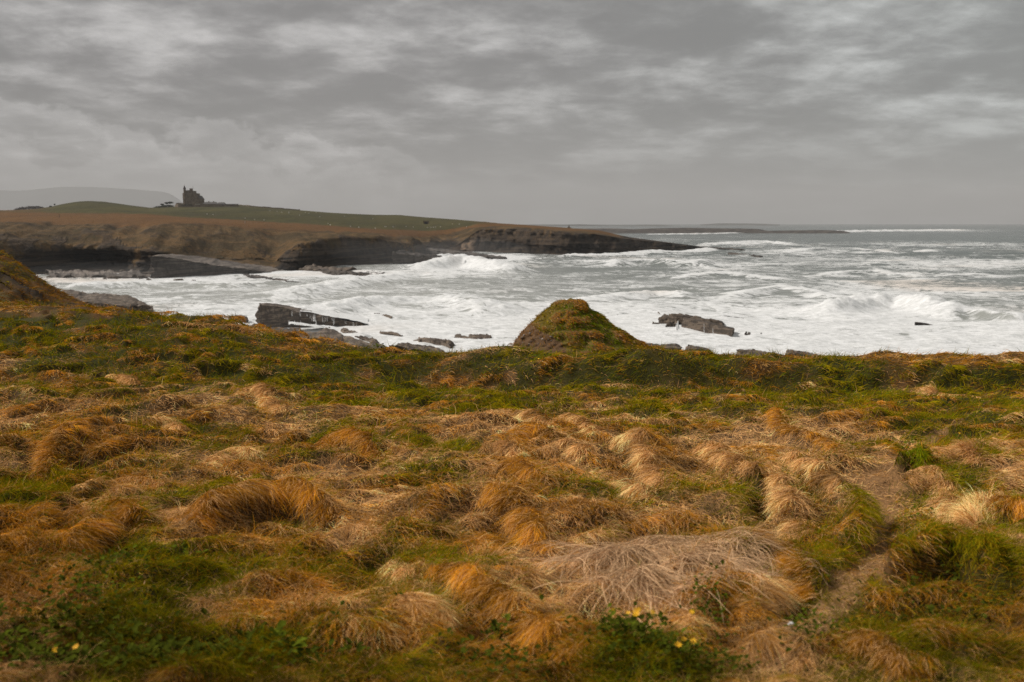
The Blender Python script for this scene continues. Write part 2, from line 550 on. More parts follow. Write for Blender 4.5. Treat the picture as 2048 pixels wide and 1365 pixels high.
CRESTS = [  # photo polyline, height, back width, front width, foam on crest, foam behind
    ([(1215, 537), (1250, 529), (1290, 526), (1330, 531), (1380, 534), (1440, 526)], 1.9, 9, 4.5, .42, .75),
    ([(835, 545), (870, 536), (930, 531), (985, 539), (1030, 550)], 3.0, 9, 5, 1.0, 1.0),
    ([(870, 523), (905, 519), (935, 522)], 2.8, 4, 4, 1.0, .9),
    ([(540, 603), (620, 588), (700, 572), (790, 560), (850, 556), (905, 562)], 1.5, 9, 5, .72, .55),
    ([(600, 642), (700, 622), (800, 606), (880, 606), (960, 622), (1010, 634)], 1.5, 7, 4, .8, .75),
    ([(1640, 640), (1690, 624), (1730, 612), (1790, 610), (1850, 617), (1885, 634)], 2.3, 5, 3.5, 1.0, .8),
    ([(1885, 640), (1915, 632), (1950, 634), (2000, 642), (2060, 650)], 1.6, 4, 3, .45, .6),
    ([(1440, 604), (1500, 590), (1560, 581), (1620, 588), (1690, 606)], .9, 5, 3.0, .66, .62),
    ([(1150, 612), (1230, 600), (1310, 592), (1400, 600)], 1.1, 6, 4, .8, .5),
    ([(120, 580), (240, 575), (360, 574), (470, 577), (600, 570)], 1.0, 8, 4, .40, .8),
    ([(1390, 493), (1450, 489), (1520, 484), (1600, 492)], 1.5, 8, 5, .8, .6),
    ([(1560, 505), (1680, 499), (1800, 508), (1900, 503)], 1.2, 12, 7, .35, .35),
    ([(1610, 466), (1700, 464.5), (1830, 463), (1945, 461)], 3.5, 40, 22, .95, .3),
    ([(1250, 471), (1330, 469.5), (1430, 468), (1530, 466), (1600, 465), (1690, 464)], 1.5, 14, 10, .85, .2),
    ([(1100, 516), (1200, 512), (1300, 508), (1400, 503), (1430, 501)], 1.4, 6, 5, .95, .5),
    ([(1620, 556), (1740, 548), (1860, 560), (2000, 552)], 1.0, 9, 5, .45, .35),
    ([(1350, 560), (1450, 553), (1560, 561)], .8, 8, 5, .5, .3),
]
BLOBS = [  # photo x, y, rx, ry, foam
    (930, 533, 110, 16, 1.0), (1000, 515, 70, 6, .95), (1480, 487, 48, 4, .8), (1760, 628, 120, 24, 1.0),
    (1400, 660, 180, 30, 1.0), (860, 650, 200, 26, .97), (1900, 680, 240, 40, .97), (300, 562, 190, 7, .95),
    (700, 551, 220, 8, .95), (650, 640, 120, 22, .9), (1560, 640, 200, 24, .92), (1850, 585, 190, 14, .70),
    (1950, 530, 170, 10, .66), (1450, 540, 60, 8, .6), (1330, 525, 90, 7, .7), (1650, 530, 190, 6, .55), (1620, 505, 150, 6, .6),
    (1750, 520, 200, 5, .55), (1900, 490, 160, 5, .50), (1900, 462, 120, 3, .4), (200, 600, 90, 26, .5), (420, 620, 140, 9, .85), (1150, 640, 200, 26, .97),
]
CALM = [(1120, 578, 140, 16, .33), (1100, 548, 100, 10, .40), (420, 594, 150, 14, .40), (1900, 600, 130, 8, .30), (1990, 572, 110, 9, .22),
        (1530, 588, 70, 7, .25), (1650, 600, 60, 8, .3), (1270, 560, 90, 14, .40), (1100, 600, 110, 9, .36), (1980, 645, 40, 6, .45), (1500, 520, 120, 5, .3), (1950, 508, 140, 6, .2),
        (1800, 476, 260, 6, .12)]


def make_sea():
    Xs = np.concatenate([np.linspace(-900, -60, 24)[:-1], np.linspace(-60, 2110, 500), np.linspace(2110, 3000, 24)[1:]])
    Ys = np.concatenate([np.linspace(449, 470, 60)[:-1], np.linspace(470, 560, 120)[:-1], np.linspace(560, 735, 175)])
    GX, GY = np.meshgrid(Xs, Ys)
    P = on_z(GX, GY, 0.0).reshape(-1, 3)
    gx, gy = GX.ravel(), GY.ravel()
    d = P[:, 1]
    cell = np.clip(d * d / (EYE * FPX) * 0.8, 0.4, None)
    # swell and chop, fading where the mesh cannot carry them
    h = np.zeros(len(P))
    ca, sa = math.cos(.25), math.sin(.25)
    u = P[:, 0] * ca + P[:, 1] * sa
    v = -P[:, 0] * sa + P[:, 1] * ca
    ph = v / 46 * 2 * np.pi + 2.2 * fbm(u / 90, v / 90, 2, 5)
    amp = np.clip((fbm(u / 120, v / 60, 2, 9) + .9), 0.1, 2) * np.interp(d, [120, 250, 500], [.12, .30, .55])
    h += amp * (np.exp(np.sin(ph) * 1.2) / 1.7 - .9) * np.clip(30 / cell - 1, 0, 1)
    for wl, a, sd in ((16, .40, 31), (7, .22, 32), (3.2, .12, 33), (1.5, .06, 34)):
        f = np.clip(wl / cell / 2.2 - .5, 0, 1)
        nz = fbm(u / wl / 1.9, v / wl, 2, sd)
        h += a * (1 - np.abs(nz) * 2.2) * f
    far = np.clip((d - 700) / 2000, 0, 1)
    h += far * 1.1 * fbm(P[:, 0] / 160, P[:, 1] / 90, 3, 77)
    # foam by place
    F = np.interp(gy, [446, 462, 480, 500, 540, 580, 620, 645, 700], [.06, .15, .25, .33, .36, .42, .56, .76, .86])
    F += 0.22 * fbm(P[:, 0] / 40, P[:, 1] / 60, 3, 41)
    for cx, cy_, rx, ry, val in CALM:
        g = np.exp(-((gx - cx) / rx) ** 2 - ((gy - cy_) / ry) ** 2)
        F = F * (1 - g) + np.minimum(F, val) * g
    for cx, cy_, rx, ry, val in BLOBS:
        g = np.exp(-((gx - cx) / rx) ** 4 - ((gy - cy_) / ry) ** 2)
        F = np.maximum(F, val * g + F * (1 - g))
    for line, H, wb, wf, fc, fb in CRESTS:
        L = on_z(np.array([p[0] for p in line]), np.array([p[1] for p in line]), 0.0)[:, :2]
        lo, hi = L.min(0) - 3 * max(wb, wf) - 4, L.max(0) + 3 * max(wb, wf) + 4
        k = np.where((P[:, 0] > lo[0]) & (P[:, 0] < hi[0]) & (P[:, 1] > lo[1]) & (P[:, 1] < hi[1]))[0]
        if not len(k):
            continue
        s, t = seg_dist(P[k, :2], L)
        s = s + 0.8 * fbm(P[k, 0] / 5, P[k, 1] / 5, 3, 3) * min(1, wf / 4)
        endw = sstep(0, .12, t) * sstep(1, .88, t)
        prof = np.where(s < 0, np.exp(-(s / wb) ** 2), np.exp(-(s / wf) ** 2)) * endw
        rough = 1 + .45 * fbm(P[k, 0] / 3.5, P[k, 1] / 2.5, 4, 8) * (1 if fc > .7 else .5)
        h[k] += H * prof * rough
        fm = np.where(s < 0, fb * np.exp(-(s / (wb * 1.3)) ** 2), 0) * endw
        F[k] = np.maximum(F[k], fm)
        crest = np.exp(-((s + .6) / (.45 * wf + .5)) ** 2) * endw
        F[k] = F[k] * (1 - crest) + np.maximum(F[k], 1.0) * crest
        face = np.exp(-((s - wf * .75) / (wf * .55)) ** 2) * endw
        F[k] = F[k] * (1 - face) + fc * face
    mk = np.interp(gy, [446, 475, 510, 550, 600, 650], [.02, .08, .22, .42, .66, .9])
    mk = mk + .42 * sstep(1350, 700, gx) * sstep(500, 540, gy)
    mk = mk * (1 - .35 * sstep(1400, 1900, gx) * sstep(640, 560, gy))
    z = h
    P[:, 2] = z
    me = np_mesh('sea', P, [grid_faces(len(Ys), len(Xs))[:, ::-1]], attrs={'foam': np.clip(F, 0, 1), 'milk': np.clip(mk, 0, 1)})
    tag(link('sea', me, M['sea']), kind='structure')


make_sea()


# ------------------------------------------------------------------ lofts seen from the photo's lines
def loft(cols, rows, ncol, nsub, smooth_cols=True):
    """cols: photo x of the key columns. rows: list of (n, 3) arrays of world points per key column.
    Returns grid (nrow, ncol, 3) and row coordinate."""
    t = np.linspace(cols[0], cols[-1], ncol)
    out = []
    for r in rows:
        out.append(np.stack([np.interp(t, cols, r[:, k]) for k in range(3)], -1))
    ker = np.ones(9) / 9
    if smooth_cols:
        for i in range(len(out)):
            p = np.pad(out[i], ((4, 4), (0, 0)), 'edge')
            out[i] = np.stack([np.convolve(p[:, k], ker, 'valid') for k in range(3)], -1)
    G, R = [], []
    for i in range(len(out) - 1):
        n = nsub[i]
        for j in range(n):
            f = j / n
            G.append(out[i] * (1 - f) + out[i + 1] * f)
            R.append(i + f)
    G.append(out[-1]); R.append(len(out) - 1)
    return np.array(G), np.array(R), t


def make_coast():
    X = np.array([-500, -250, 0, 75, 150, 225, 295, 340, 400, 450, 500, 550, 600, 650, 700, 750, 800, 850, 880, 915, 960, 1040, 1120, 1200, 1240, 1260, 1330, 1420, 1440], float)
    r1 = np.array([562, 560, 556, 551, 546, 548, 556, 556, 556, 554, 550, 546, 541, 537, 533, 531, 527, 517, 509, 506, 505, 507, 511, 510, 509, 506, 504, 500, 500])
    r2 = np.array([482, 480, 480, 480, 485, 489, 505, 509, 511, 513, 517, 524, 486, 477, 473, 478, 486, 492, 498, 492, 458, 458, 463, 470, 477, 480, 486, 497, 499.4])
    r3 = np.array([463, 463, 463, 462, 461, 462, 478, 478, 480, 483, 487, 494, 474, 470, 469, 473, 479, 484, 483, 476, 455, 456.5, 461.5, 468.4, 475.8, 479, 485.4, 496.8, 499.3])
    r4 = np.array([446, 446, 446, 446, 447, 450, 449, 447, 448, 451, 455, 460, 462, 464, 465, 468, 471, 473, 470, 463, 452, 454.8, 460, 467, 474.8, 478, 485, 496.6, 499.2])
    r5 = np.array([425, 424, 424, 424, 426, 428, 430, 433, 437, 439, 442, 445, 447, 450, 454, 458, 460, 462, 460, 456, 447, 451, 456.5, 463.5, 473, 476.6, 484.6, 496.4, 499.1])
    Xs = np.array([-500, -250, 0, 40, 75, 100, 130, 155, 180, 210, 260, 300, 340, 400, 480, 500, 550, 600, 650, 700, 750, 800, 850, 900, 960, 1000, 1040, 1120, 1200, 1240, 1260, 1330, 1420, 1440], float)
    r6 = np.interp(X, Xs, [424, 422, 421, 420, 418, 414, 407.5, 403.5, 402.3, 404, 411, 416, 414, 411.5, 410.5, 413, 417, 421, 425, 428, 430, 430.5, 435, 438.5, 443.5, 447, 449.6, 455, 461.3, 471, 475, 484.2, 496.2, 499])
    wl = on_z(X, r1, 0.0)
    d1 = wl[:, 1]
    d2 = d1 + np.interp(X, [0, 300, 420, 550, 600, 900, 1240, 1440], [14, 14, 45, 28, 12, 14, 14, 5])
    d3 = d2 + np.interp(X, [0, 300, 450, 600, 1240, 1440], [18, 22, 26, 15, 8, 2])
    d4 = d3 + np.interp(X, [0, 450, 850, 960, 1240, 1440], [45, 45, 60, 25, 10, 2])
    d5 = np.maximum(d4 + 15, np.interp(X, [-500, 0, 600, 850, 960, 1040, 1240, 1440], [600, 600, 610, 640, 650, 640, 575, 640]))
    d5 = np.where(X > 1100, d4 + np.interp(X, [1100, 1240, 1440], [40, 8, 2]), d5)
    d6 = np.interp(X, [-500, 0, 180, 400, 800, 960, 1040, 1200, 1240, 1440], [900, 880, 900, 990, 960, 820, 720, 610, 580, 645])
    d6 = np.maximum(d6, d5 + 3)
    under = wl.copy(); under[:, 1] -= 6; under[:, 2] = -4
    rows = [under, wl, at(X, r2, d2), at(X, r3, d3), at(X, r4, d4), at(X, r5, d5), at(X, r6, d6)]
    back = rows[-1].copy(); back[:, 1] += 60; back[:, 0] *= 1.07; back[:, 2] -= 6
    back2 = rows[-1].copy(); back2[:, 1] += 500; back2[:, 0] *= 1.5; back2[:, 2] = -6
    rows += [back, back2]
    # finer skyline: resample the last visible row from its own key list
    G, R, t = loft(X, rows, 820, [2, 22, 8, 12, 12, 12, 3, 2])
    fine6 = np.interp(t, Xs, [424, 422, 421, 420, 418, 414, 407.5, 403.5, 402.3, 404, 411, 416, 414, 411.5, 410.5, 413, 417, 421, 425, 428, 430, 430.5, 435, 438.5, 443.5, 447, 449.6, 455, 461.3, 471, 475, 484.2, 496.2, 499])
    i6 = int(np.where(np.isclose(R, 6))[0][0])
    tgt = at(t, fine6, G[i6, :, 1])
    dz = tgt[:, 2] - G[i6, :, 2]
    for i, r in enumerate(R):
        f = np.clip(1 - abs(r - 6) / (0.8 if r < 6 else 1.5), 0, 1)
        G[i, :, 2] += dz * f
    RR = np.repeat(R[:, None], len(t), 1)
    TT = np.repeat(t[None, :], len(R), 0)
    x, y, z = G[..., 0].copy(), G[..., 1].copy(), G[..., 2].copy()
    cliff = sstep(1.0, 1.08, RR) * sstep(2.05, 1.92, RR)
    # beds and joints push the rock face back and forth
    zb = z + 0.045 * x
    bed = hash2(np.floor(zb / 1.1 + .5 * vn(x / 20, y / 20, 4)), np.zeros_like(x), 7)
    G[..., 1] += cliff * ((bed - .5) * 3.0 + 8.0 * fbm(x / 13, zb / 26, 4, 21) + 2.2 * fbm(x / 3, zb / 4, 3, 22) + 2.5 * (hash2(np.floor(x / 2.6 + bed), np.floor(zb / 3.3), 5) - .5))
    cave = np.exp(-((TT - 160) / 95) ** 2) * sstep(8.2, 5.2, z) * sstep(0.0, 1.5, z)
    G[..., 1] += cliff * cave * 16
    low = cliff * sstep(6, 2, z) * sstep(600, 640, TT) * sstep(1240, 1150, TT)
    G[..., 1] += low * 4
    # turf: hummocks, gullies and slips
    turf = sstep(2.0, 2.5, RR) * sstep(6.3, 5.6, RR)
    steep = sstep(2.0, 2.4, RR) * sstep(4.4, 3.6, RR)
    sc_ = np.interp(TT, [900, 1100, 1300], [1, .5, .15])
    G[..., 2] += turf * sc_ * (0.9 * fbm(x / 30, y / 40, 4, 51)) * sstep(5.95, 5.5, RR) + steep * sc_ * (2.4 * fbm(x / 9 + y / 30, z / 6, 4, 52))
    G[..., 2] += sc_ * .25 * fbm(x / 4, y / 8, 3, 53) * turf
    # attributes
    nz = fbm(x / 7, y / 7, 4, 61)
    lip = 2.0 + .75 * nz * (TT < 900) + .2 * nz + .35 * fbm(x / 2.5, y / 2.5, 2, 66)
    rock = sstep(.12, -.12, RR - lip)
    slip = sstep(.18, .42, fbm(x / 16 + z / 8, z / 5, 4, 62)) * steep * .75
    slope_cols = sstep(300, 345, TT) * sstep(575, 545, TT)          # grass comes down to the slab here
    rock = rock * (1 - slope_cols) + slope_cols * sstep(1.55, 1.35, RR)
    cove = sstep(885, 905, TT) * sstep(955, 930, TT)
    rock = rock * (1 - cove) + cove * sstep(1.35, 1.2, RR)
    rock = np.maximum(rock, slip)
    rock = np.maximum(rock, sstep(1222, 1250, TT + 12 * nz))
    heath = sstep(3.8, 4.15, RR + .3 * nz) * (1 - sstep(1222, 1250, TT + 12 * nz))
    field = sstep(4.93, 5.03, RR + .05 * nz) * sstep(1010, 930, TT) * np.interp(TT, [0, 60, 110], [.3, .5, 1])
    sand = np.clip(cove * sstep(1.95, 1.6, RR) + np.exp(-((TT - 905) / 14) ** 2) * sstep(2.3, 1.7, RR), 0, 1) * sstep(1.0, 1.1, RR)
    nr, nc = RR.shape
    me = np_mesh('coast', G.reshape(-1, 3), [grid_faces(nr, nc)],
                 attrs={'rock': rock, 'heath': heath, 'field': field, 'sand': sand})
    o = tag(link('far_headland', me, M['land']), kind='structure')
    return G, R, t, i6


COAST = make_coast()


def coast_z(X, Y):
    """point of the far headland seen at photo pixel X, Y (by nearest projected grid vertex)"""
    G, R, t, i6 = COAST
    i0 = int(np.where(R >= 3)[0][0])
    S = G[i0:i6 + 1]
    u, v = to_px(S)
    k = np.argmin((u - X) ** 2 + ((v - Y) * 1.5) ** 2)
    return S.reshape(-1, 3)[k]


def strip_hill(name, d, X, top, base_z=-3, depth=400, mat='mountain', noise=0.0, n=160, kind='structure', nscale=80.0):
    """a ridge with real thickness: foot in front, crest, foot behind"""
    X = np.asarray(X, float)
    t = np.linspace(X[0], X[-1], n)
    y = np.interp(t, X, top)
    ker = np.ones(5) / 5
    y = np.convolve(np.pad(y, 2, 'edge'), ker, 'valid')
    crest = at(t, y, d)
    rows = []
    prof = [(-1.0, 0.0), (-.75, .22), (-.5, .50), (-.25, .80), (-.08, .97), (0, 1), (.3, .96), (.8, .6), (1.2, 0)]
    for off, f in prof:
        r = crest.copy()
        r[:, 1] += off * depth
        r[:, 0] *= r[:, 1] / d
        r[:, 2] = base_z + (crest[:, 2] - base_z) * f
        if 0 < f < 1:
            r[:, 2] += noise * fbm(r[:, 0] / nscale, r[:, 1] / nscale, 4, 91) * (1 - f) * 2
        rows.append(r)
    G = np.array(rows)
    me = np_mesh(name, G.reshape(-1, 3), [grid_faces(len(rows), n)])
    return tag(link(name, me, M[mat]), kind=kind)


strip_hill('mountain', 15500, [-900, -500, -200, 0, 40, 90, 130, 200, 280, 335, 350, 362, 385, 420],
           [402, 392, 384, 381, 382.5, 377, 373.5, 375, 380, 384.5, 391, 402, 425, 449], depth=1300, noise=80, nscale=1000)
strip_hill('low_point', 1640, [1140, 1200, 1260, 1300, 1370, 1440, 1480, 1524, 1530, 1560, 1610, 1640, 1690, 1700],
           [459, 458, 459, 457.5, 456, 457.2, 457.4, 458.6, 462.2, 461.6, 461, 460.4, 462, 466], depth=26, mat='darkrock')
strip_hill('low_shore', 1900, [1060, 1140, 1220, 1262, 1300, 1340, 1380], [460, 457.5, 457, 458.6, 459.6, 461, 464], depth=200, mat='palerock')
strip_hill('far_island', 5200, [1000, 1050, 1100, 1130, 1160, 1200, 1230, 1270, 1290, 1320, 1360], [450.5, 450, 449.5, 450, 449, 450.4, 451, 451, 449.6, 450, 452.4], depth=300)
strip_hill('far_island', 6500, [1400, 1440, 1480, 1530, 1560], [449.2, 447.2, 447, 448, 449.6], depth=400)


# ------------------------------------------------------------------ bedded rocks
def block(name, ftl, ftr, fbr, fbl, btl, btr, mat='rock', beds=0.5, rough=0.35, nu=44, seed=0, label=None, group=None, cat='rock', zbot=-1.5, topn=0.12, extra=None):
    """a slab between eight corners: front top/bottom corners and back top corners are world points"""
    ftl, ftr, fbr, fbl, btl, btr = (np.asarray(p, float) for p in (ftl, ftr, fbr, fbl, btl, btr))
    fbl = fbl.copy(); fbr = fbr.copy()
    fbl[2] = min(fbl[2], zbot); fbr[2] = min(fbr[2], zbot)
    bbl = btl.copy(); bbr = btr.copy()
    bbl[2] = zbot; bbr[2] = zbot
    H = max(ftl[2], ftr[2]) - zbot

    def S(u, v, q):      # u along, v up, q depth; all in 0..1
        u_, v_, q_ = u[..., None], v[..., None], q[..., None]
        f = (fbl * (1 - u_) + fbr * u_) * (1 - v_) + (ftl * (1 - u_) + ftr * u_) * v_
        b = (bbl * (1 - u_) + bbr * u_) * (1 - v_) + (btl * (1 - u_) + btr * u_) * v_
        p = f * (1 - q_) + b * q_
        L = np.linalg.norm(ftr - ftl)
        dep = (1 - v) * H                                  # depth under the dipping top
        bi = np.floor(dep / beds + .35 * vn(u * L / 3 + seed, q * 3, seed))
        ins = hash2(bi, np.full_like(bi, seed), 3) * rough
        jj = .7 * rough * (fbm(u * L / 1.7 + seed * 3, bi * .7, 3, seed + 5)) + .35 * rough * fbm(u * L / .5, dep / .4, 2, seed + 6)
        edge_f = np.clip(1 - q * 4, 0, 1); edge_b = np.clip(1 - (1 - q) * 4, 0, 1)
        edge_l = np.clip(1 - u * L / 1.2, 0, 1); edge_r = np.clip(1 - (1 - u) * L / 1.2, 0, 1)
        jb = np.floor(u * L / 1.5 + .6 * vn(dep / 1.2, u * 2, seed + 2))
        ins = ins + .8 * rough * hash2(jb, np.floor(bi / 2), seed + 11)
        p = p.copy()
        ex = np.clip(1 - np.minimum(u, 1 - u) * L / 1.6, 0, 1)
        p[..., 2] -= ex * (.25 + .55 * hash2(np.floor(q * 3), np.floor(u * 9), seed + 4)) * min(rough, .6) * .9 * sstep(.3, 1, v)
        p[..., 1] += (ins + jj) * (edge_f - edge_b)
        p[..., 0] += (ins + jj * 1.5) * (edge_l - edge_r)
        tn = topn * (.8 * (hash2(jb, np.floor(q * 3), seed + 12) - .5) + fbm(u * L / 2.2 + seed, q * 4, 4, seed + 9) + .6 * (hash2(np.floor(u * L / 2.4 + q * 3), np.floor(q * 4 + u * 3), seed) - .5))
        p[..., 2] += tn * sstep(.55, 1, v)
        return p

    nv, nq = 16, 16
    U, V, Q = np.linspace(0, 1, nu), np.linspace(0, 1, nv), np.linspace(0, 1, nq)
    V, Q = V ** .8, Q
    vs, fs, off = [], [], 0

    def patch(u, v, q, flip):
        nonlocal off
        g = S(u, v, q)
        f = grid_faces(*g.shape[:2]) + off
        vs.append(g.reshape(-1, 3)); fs.append(f[:, ::-1] if flip else f)
        off += g.shape[0] * g.shape[1]
    vv, uu = np.meshgrid(V, U, indexing='ij')
    patch(uu, vv, np.zeros_like(uu), False)
    patch(uu, vv, np.ones_like(uu), True)
    qq, uu = np.meshgrid(Q, U, indexing='ij')
    patch(uu, np.ones_like(uu), qq, False)
    vv, qq = np.meshgrid(V, Q, indexing='ij')
    patch(np.zeros_like(vv), vv, qq, True)
    patch(np.ones_like(vv), vv, qq, False)
    me = np_mesh(name, np.concatenate(vs), [np.concatenate(fs)], smooth=False)
    o = link(name, me, M[mat])
    if extra:                                   # the wet, weedy front face
        me.materials.append(M[extra])
        mi = np.zeros(len(me.polygons), np.int32)
        mi[:len(fs[0])] = 1
        me.polygons.foreach_set('material_index', mi)
    return tag(o, label, cat, group)


def rock_px(name, top, bottom, back, z0=0.0, dd=(4, 4), **kw):
    """top/bottom: (left px, right px) of the front face; back: (left, right) px of the far top edge; foot at height z0"""
    (tl, tr), (bl, br), (kl, kr) = top, bottom, back
    z0l, z0r = z0 if isinstance(z0, tuple) else (z0, z0)
    pl_, pr_ = on_z(*bl, z0l), on_z(*br, z0r)
    return block(name, at(*tl, pl_[1]), at(*tr, pr_[1]), pr_, pl_, at(*kl, pl_[1] + dd[0]), at(*kr, pr_[1] + dd[1]), **kw)


G_ROCK = 'bedded rocks standing in the surf'
rock_px('sea_rock', ((508, 607), (735, 650)), ((505, 655), (745, 657)), ((513, 604.5), (736, 636)), z0=(.8, 0), dd=(9, 24), seed=3, beds=.7, rough=.5, topn=.22,
        label='long grey tilted slab rock with thin cascades pouring off its front face', group=G_ROCK, nu=70)
rock_px('rock_shelf', ((440, 690), (700, 705)), ((440, 720), (860, 735)), ((488, 651), (690, 664)), z0=(.5, -1), dd=(26, 26), seed=5, beds=.4, rough=.4, topn=.5,
        label='broad grey rock shelf sloping below the cascades behind the grass edge', cat='rock shelf', nu=70)
rock_px('rock_shelf', ((690, 694), (850, 710)), ((690, 730), (860, 735)), ((680, 671), (800, 699)), z0=(.2, -.5), dd=(14, 5), seed=6, beds=.4, rough=.5, topn=.3,
        label='low broken shelf of wet grey rock at the right end of the broad sloping shelf', cat='rock shelf', nu=60)
for i_, (a_, b_, c_) in enumerate([(((612, 653), (668, 660)), ((612, 659), (668, 668)), 'flat broken ledge just under the right half of the cascade slab'),
                                   (((672, 658), (713, 666)), ((672, 666), (714, 672)), 'dark split ledge with foam round it below the tip of the cascade slab'),
                                   (((700, 672), (752, 682)), ((700, 680), (752, 690)), 'low ragged ledge between the broad sloping shelf and the squat grey rock')]):
    rock_px('sea_rock', a_, b_, ((a_[0][0] + 6, a_[0][1] - 3), (a_[1][0] + 8, a_[1][1] - 3)), dd=(4, 4), seed=60 + i_, beds=.3, rough=.6, topn=.3, label=c_, group=G_ROCK, nu=40)
rock_px('sea_rock', ((1362, 636), (1468, 659)), ((1355, 663), (1462, 681)), ((1366, 633.3), (1470, 656)), dd=(3, 6), seed=8, beds=.8, rough=.26, topn=.15, mat='brownrock',
        label='biggest tilted block of brown rock in the surf right of the grassy mound', group=G_ROCK, nu=60)
rock_px('sea_rock', ((1328, 628), (1455, 646)), ((1325, 652), (1452, 663)), ((1330, 624.5), (1456, 643.5)), dd=(4, 5), seed=9, mat='brownrock', beds=.5, rough=.6, topn=.25,
        label='thin tilted plate of rock leaning behind the biggest brown block', group=G_ROCK)
rock_px('sea_rock', ((1312, 632), (1362, 642)), ((1316, 651), (1358, 656)), ((1322, 627), (1364, 638)), dd=(4, 4), seed=10, mat='brownrock', beds=.4, rough=.5, topn=.2,
        label='stepped brown rock against the left end of the biggest brown block', group=G_ROCK, nu=30)
rock_px('sea_rock', ((1330, 644), (1352, 651)), ((1331, 663), (1350, 663)), ((1333, 643), (1354, 647)), dd=(2, 2), seed=12, mat='brownrock', beds=.4, rough=.35, topn=.15,
        label='small upright brown stump in front of the stepped brown rock', group=G_ROCK, nu=20)
rock_px('sea_rock', ((1304, 646), (1328, 651)), ((1306, 655), (1326, 657)), ((1306, 642), (1328, 648)), dd=(2, 2), seed=13, mat='brownrock', beds=.4, rough=.35, topn=.15,
        label='low brown rock at the far left foot of the stepped brown rock', group=G_ROCK, nu=20)
rock_px('sea_rock', ((1309, 625), (1326, 629)), ((1308, 631), (1326, 633)), ((1310, 623), (1326, 627)), dd=(1, 1), seed=14, beds=.3, rough=.3, topn=.1,
        label='tiny dark rock just behind the top left of the stepped brown rock', group=G_ROCK, nu=16)
rock_px('sea_rock', ((1440, 632), (1490, 638)), ((1440, 634), (1490, 640)), ((1441, 631), (1492, 637.4)), dd=(1, 1), seed=15, beds=.3, rough=.3, topn=.2,
        label='thin dark ledge awash beyond the biggest brown block', group=G_ROCK, nu=30, mat='darkrock')
rock_px('sea_rock', ((1480, 668), (1504, 670)), ((1479, 678), (1502, 677)), ((1482, 666), (1506, 668)), dd=(2, 2), seed=16, beds=.3, rough=.8, topn=.5,
        label='jagged black rock in spray just right of the biggest brown block', group=G_ROCK, nu=24, mat='darkrock')
rock_px('sea_rock', ((1516, 669), (1527, 673)), ((1515, 675), (1528, 676)), ((1517, 668), (1528, 672)), dd=(1, 1), seed=17, beds=.3, rough=.5, topn=.4,
        label='small black point of rock between the jagged rock and the flat ledge', group=G_ROCK, nu=16, mat='darkrock')
rock_px('sea_rock', ((1564, 677), (1614, 681)), ((1564, 681), (1614, 685)), ((1565, 675.5), (1616, 680)), dd=(2, 2), seed=18, beds=.2, rough=.5, topn=.3,
        label='flat dark ledge almost awash in front of the white breaker', group=G_ROCK, nu=30, mat='darkrock')
rock_px('sea_rock', ((1828, 644), (1868, 651)), ((1828, 653.5), (1868, 653)), ((1829, 643.4), (1870, 650)), dd=(2, 2), seed=19, beds=.5, rough=.15, topn=.08,
        label='black wedge of rock under the curling wave on the right', group=G_ROCK, nu=30, mat='darkrock')
rock_px('sea_rock', ((742, 627), (784, 634)), ((742, 632.5), (784, 637)), ((745, 625.5), (787, 631)), dd=(2, 2), seed=20, beds=.3, rough=.35, topn=.2,
        label='low grey rock alone beyond the right end of the cascade slab', group=G_ROCK, nu=30)
rock_px('sea_rock', ((749, 666), (806, 671)), ((748, 674), (803, 679)), ((752, 663.5), (815, 668)), dd=(3, 3), seed=21, beds=.4, rough=.5, topn=.3,
        label='squat grey rock with a square left end above the wet shelf', group=G_ROCK, nu=34)
rock_px('sea_rock', ((828, 678), (908, 688)), ((826, 690), (905, 700)), ((832, 675), (920, 684)), dd=(3, 4), seed=22, beds=.4, rough=.5, topn=.35,
        label='grey rock with a pale top left of the speckled double rock', group=G_ROCK, nu=40)
rock_px('sea_rock', ((898, 673), (962, 680)), ((897, 681), (962, 690)), ((902, 670.5), (968, 675)), dd=(3, 3), seed=23, beds=.4, rough=.5, topn=.35,
        label='near half of the foam speckled double rock left of the mound', group=G_ROCK, nu=36)
rock_px('sea_rock', ((926, 670), (980, 675)), ((926, 679), (978, 683)), ((928, 668), (986, 671)), dd=(3, 3), seed=24, beds=.4, rough=.5, topn=.35,
        label='rear half of the foam speckled double rock left of the mound', group=G_ROCK, nu=30)
rock_px('rock_shelf', ((768, 690), (900, 706)), ((768, 740), (900, 740)), ((790, 686), (880, 697)), dd=(10, 6), z0=(0, -.5), seed=25, beds=.4, rough=.6, topn=.4,
        label='rough brown shelf rock half hidden behind the green bank', cat='rock shelf', nu=50)
rock_px('sea_rock', ((1010, 690), (1030, 691)), ((1008, 697), (1030, 699)), ((1012, 686.5), (1032, 687)), dd=(2, 2), seed=26, beds=.3, rough=.4, topn=.2,
        label='small layered rock touching the left foot of the grassy mound', group=G_ROCK, nu=20)
for i, (a, b, c) in enumerate([((1250, 693), (1366, 696), 'grey layered shelf behind the tussocks right of the mound'),
                               ((1362, 695.5), (1430, 706), 'split grey ledge right of the layered shelf, behind rusty tussocks'),
                               ((1467, 699), (1560, 716), 'sharp cornered grey ledge sloping down behind the turf edge'),
                               ((1568, 703), (1650, 717), 'finely layered grey ledge, last one along the turf edge')]):
    rock_px('rock_ledge', (a, b), ((a[0], a[1] + 40), (b[0], b[1] + 30)), ((a[0] + 4, a[1] - 6), (b[0] + 6, b[1] - 6)), z0=-1, dd=(5, 6), seed=30 + i, beds=.25, rough=.45, topn=.25,
            label=c, group='rock ledges behind the turf edge', nu=44)
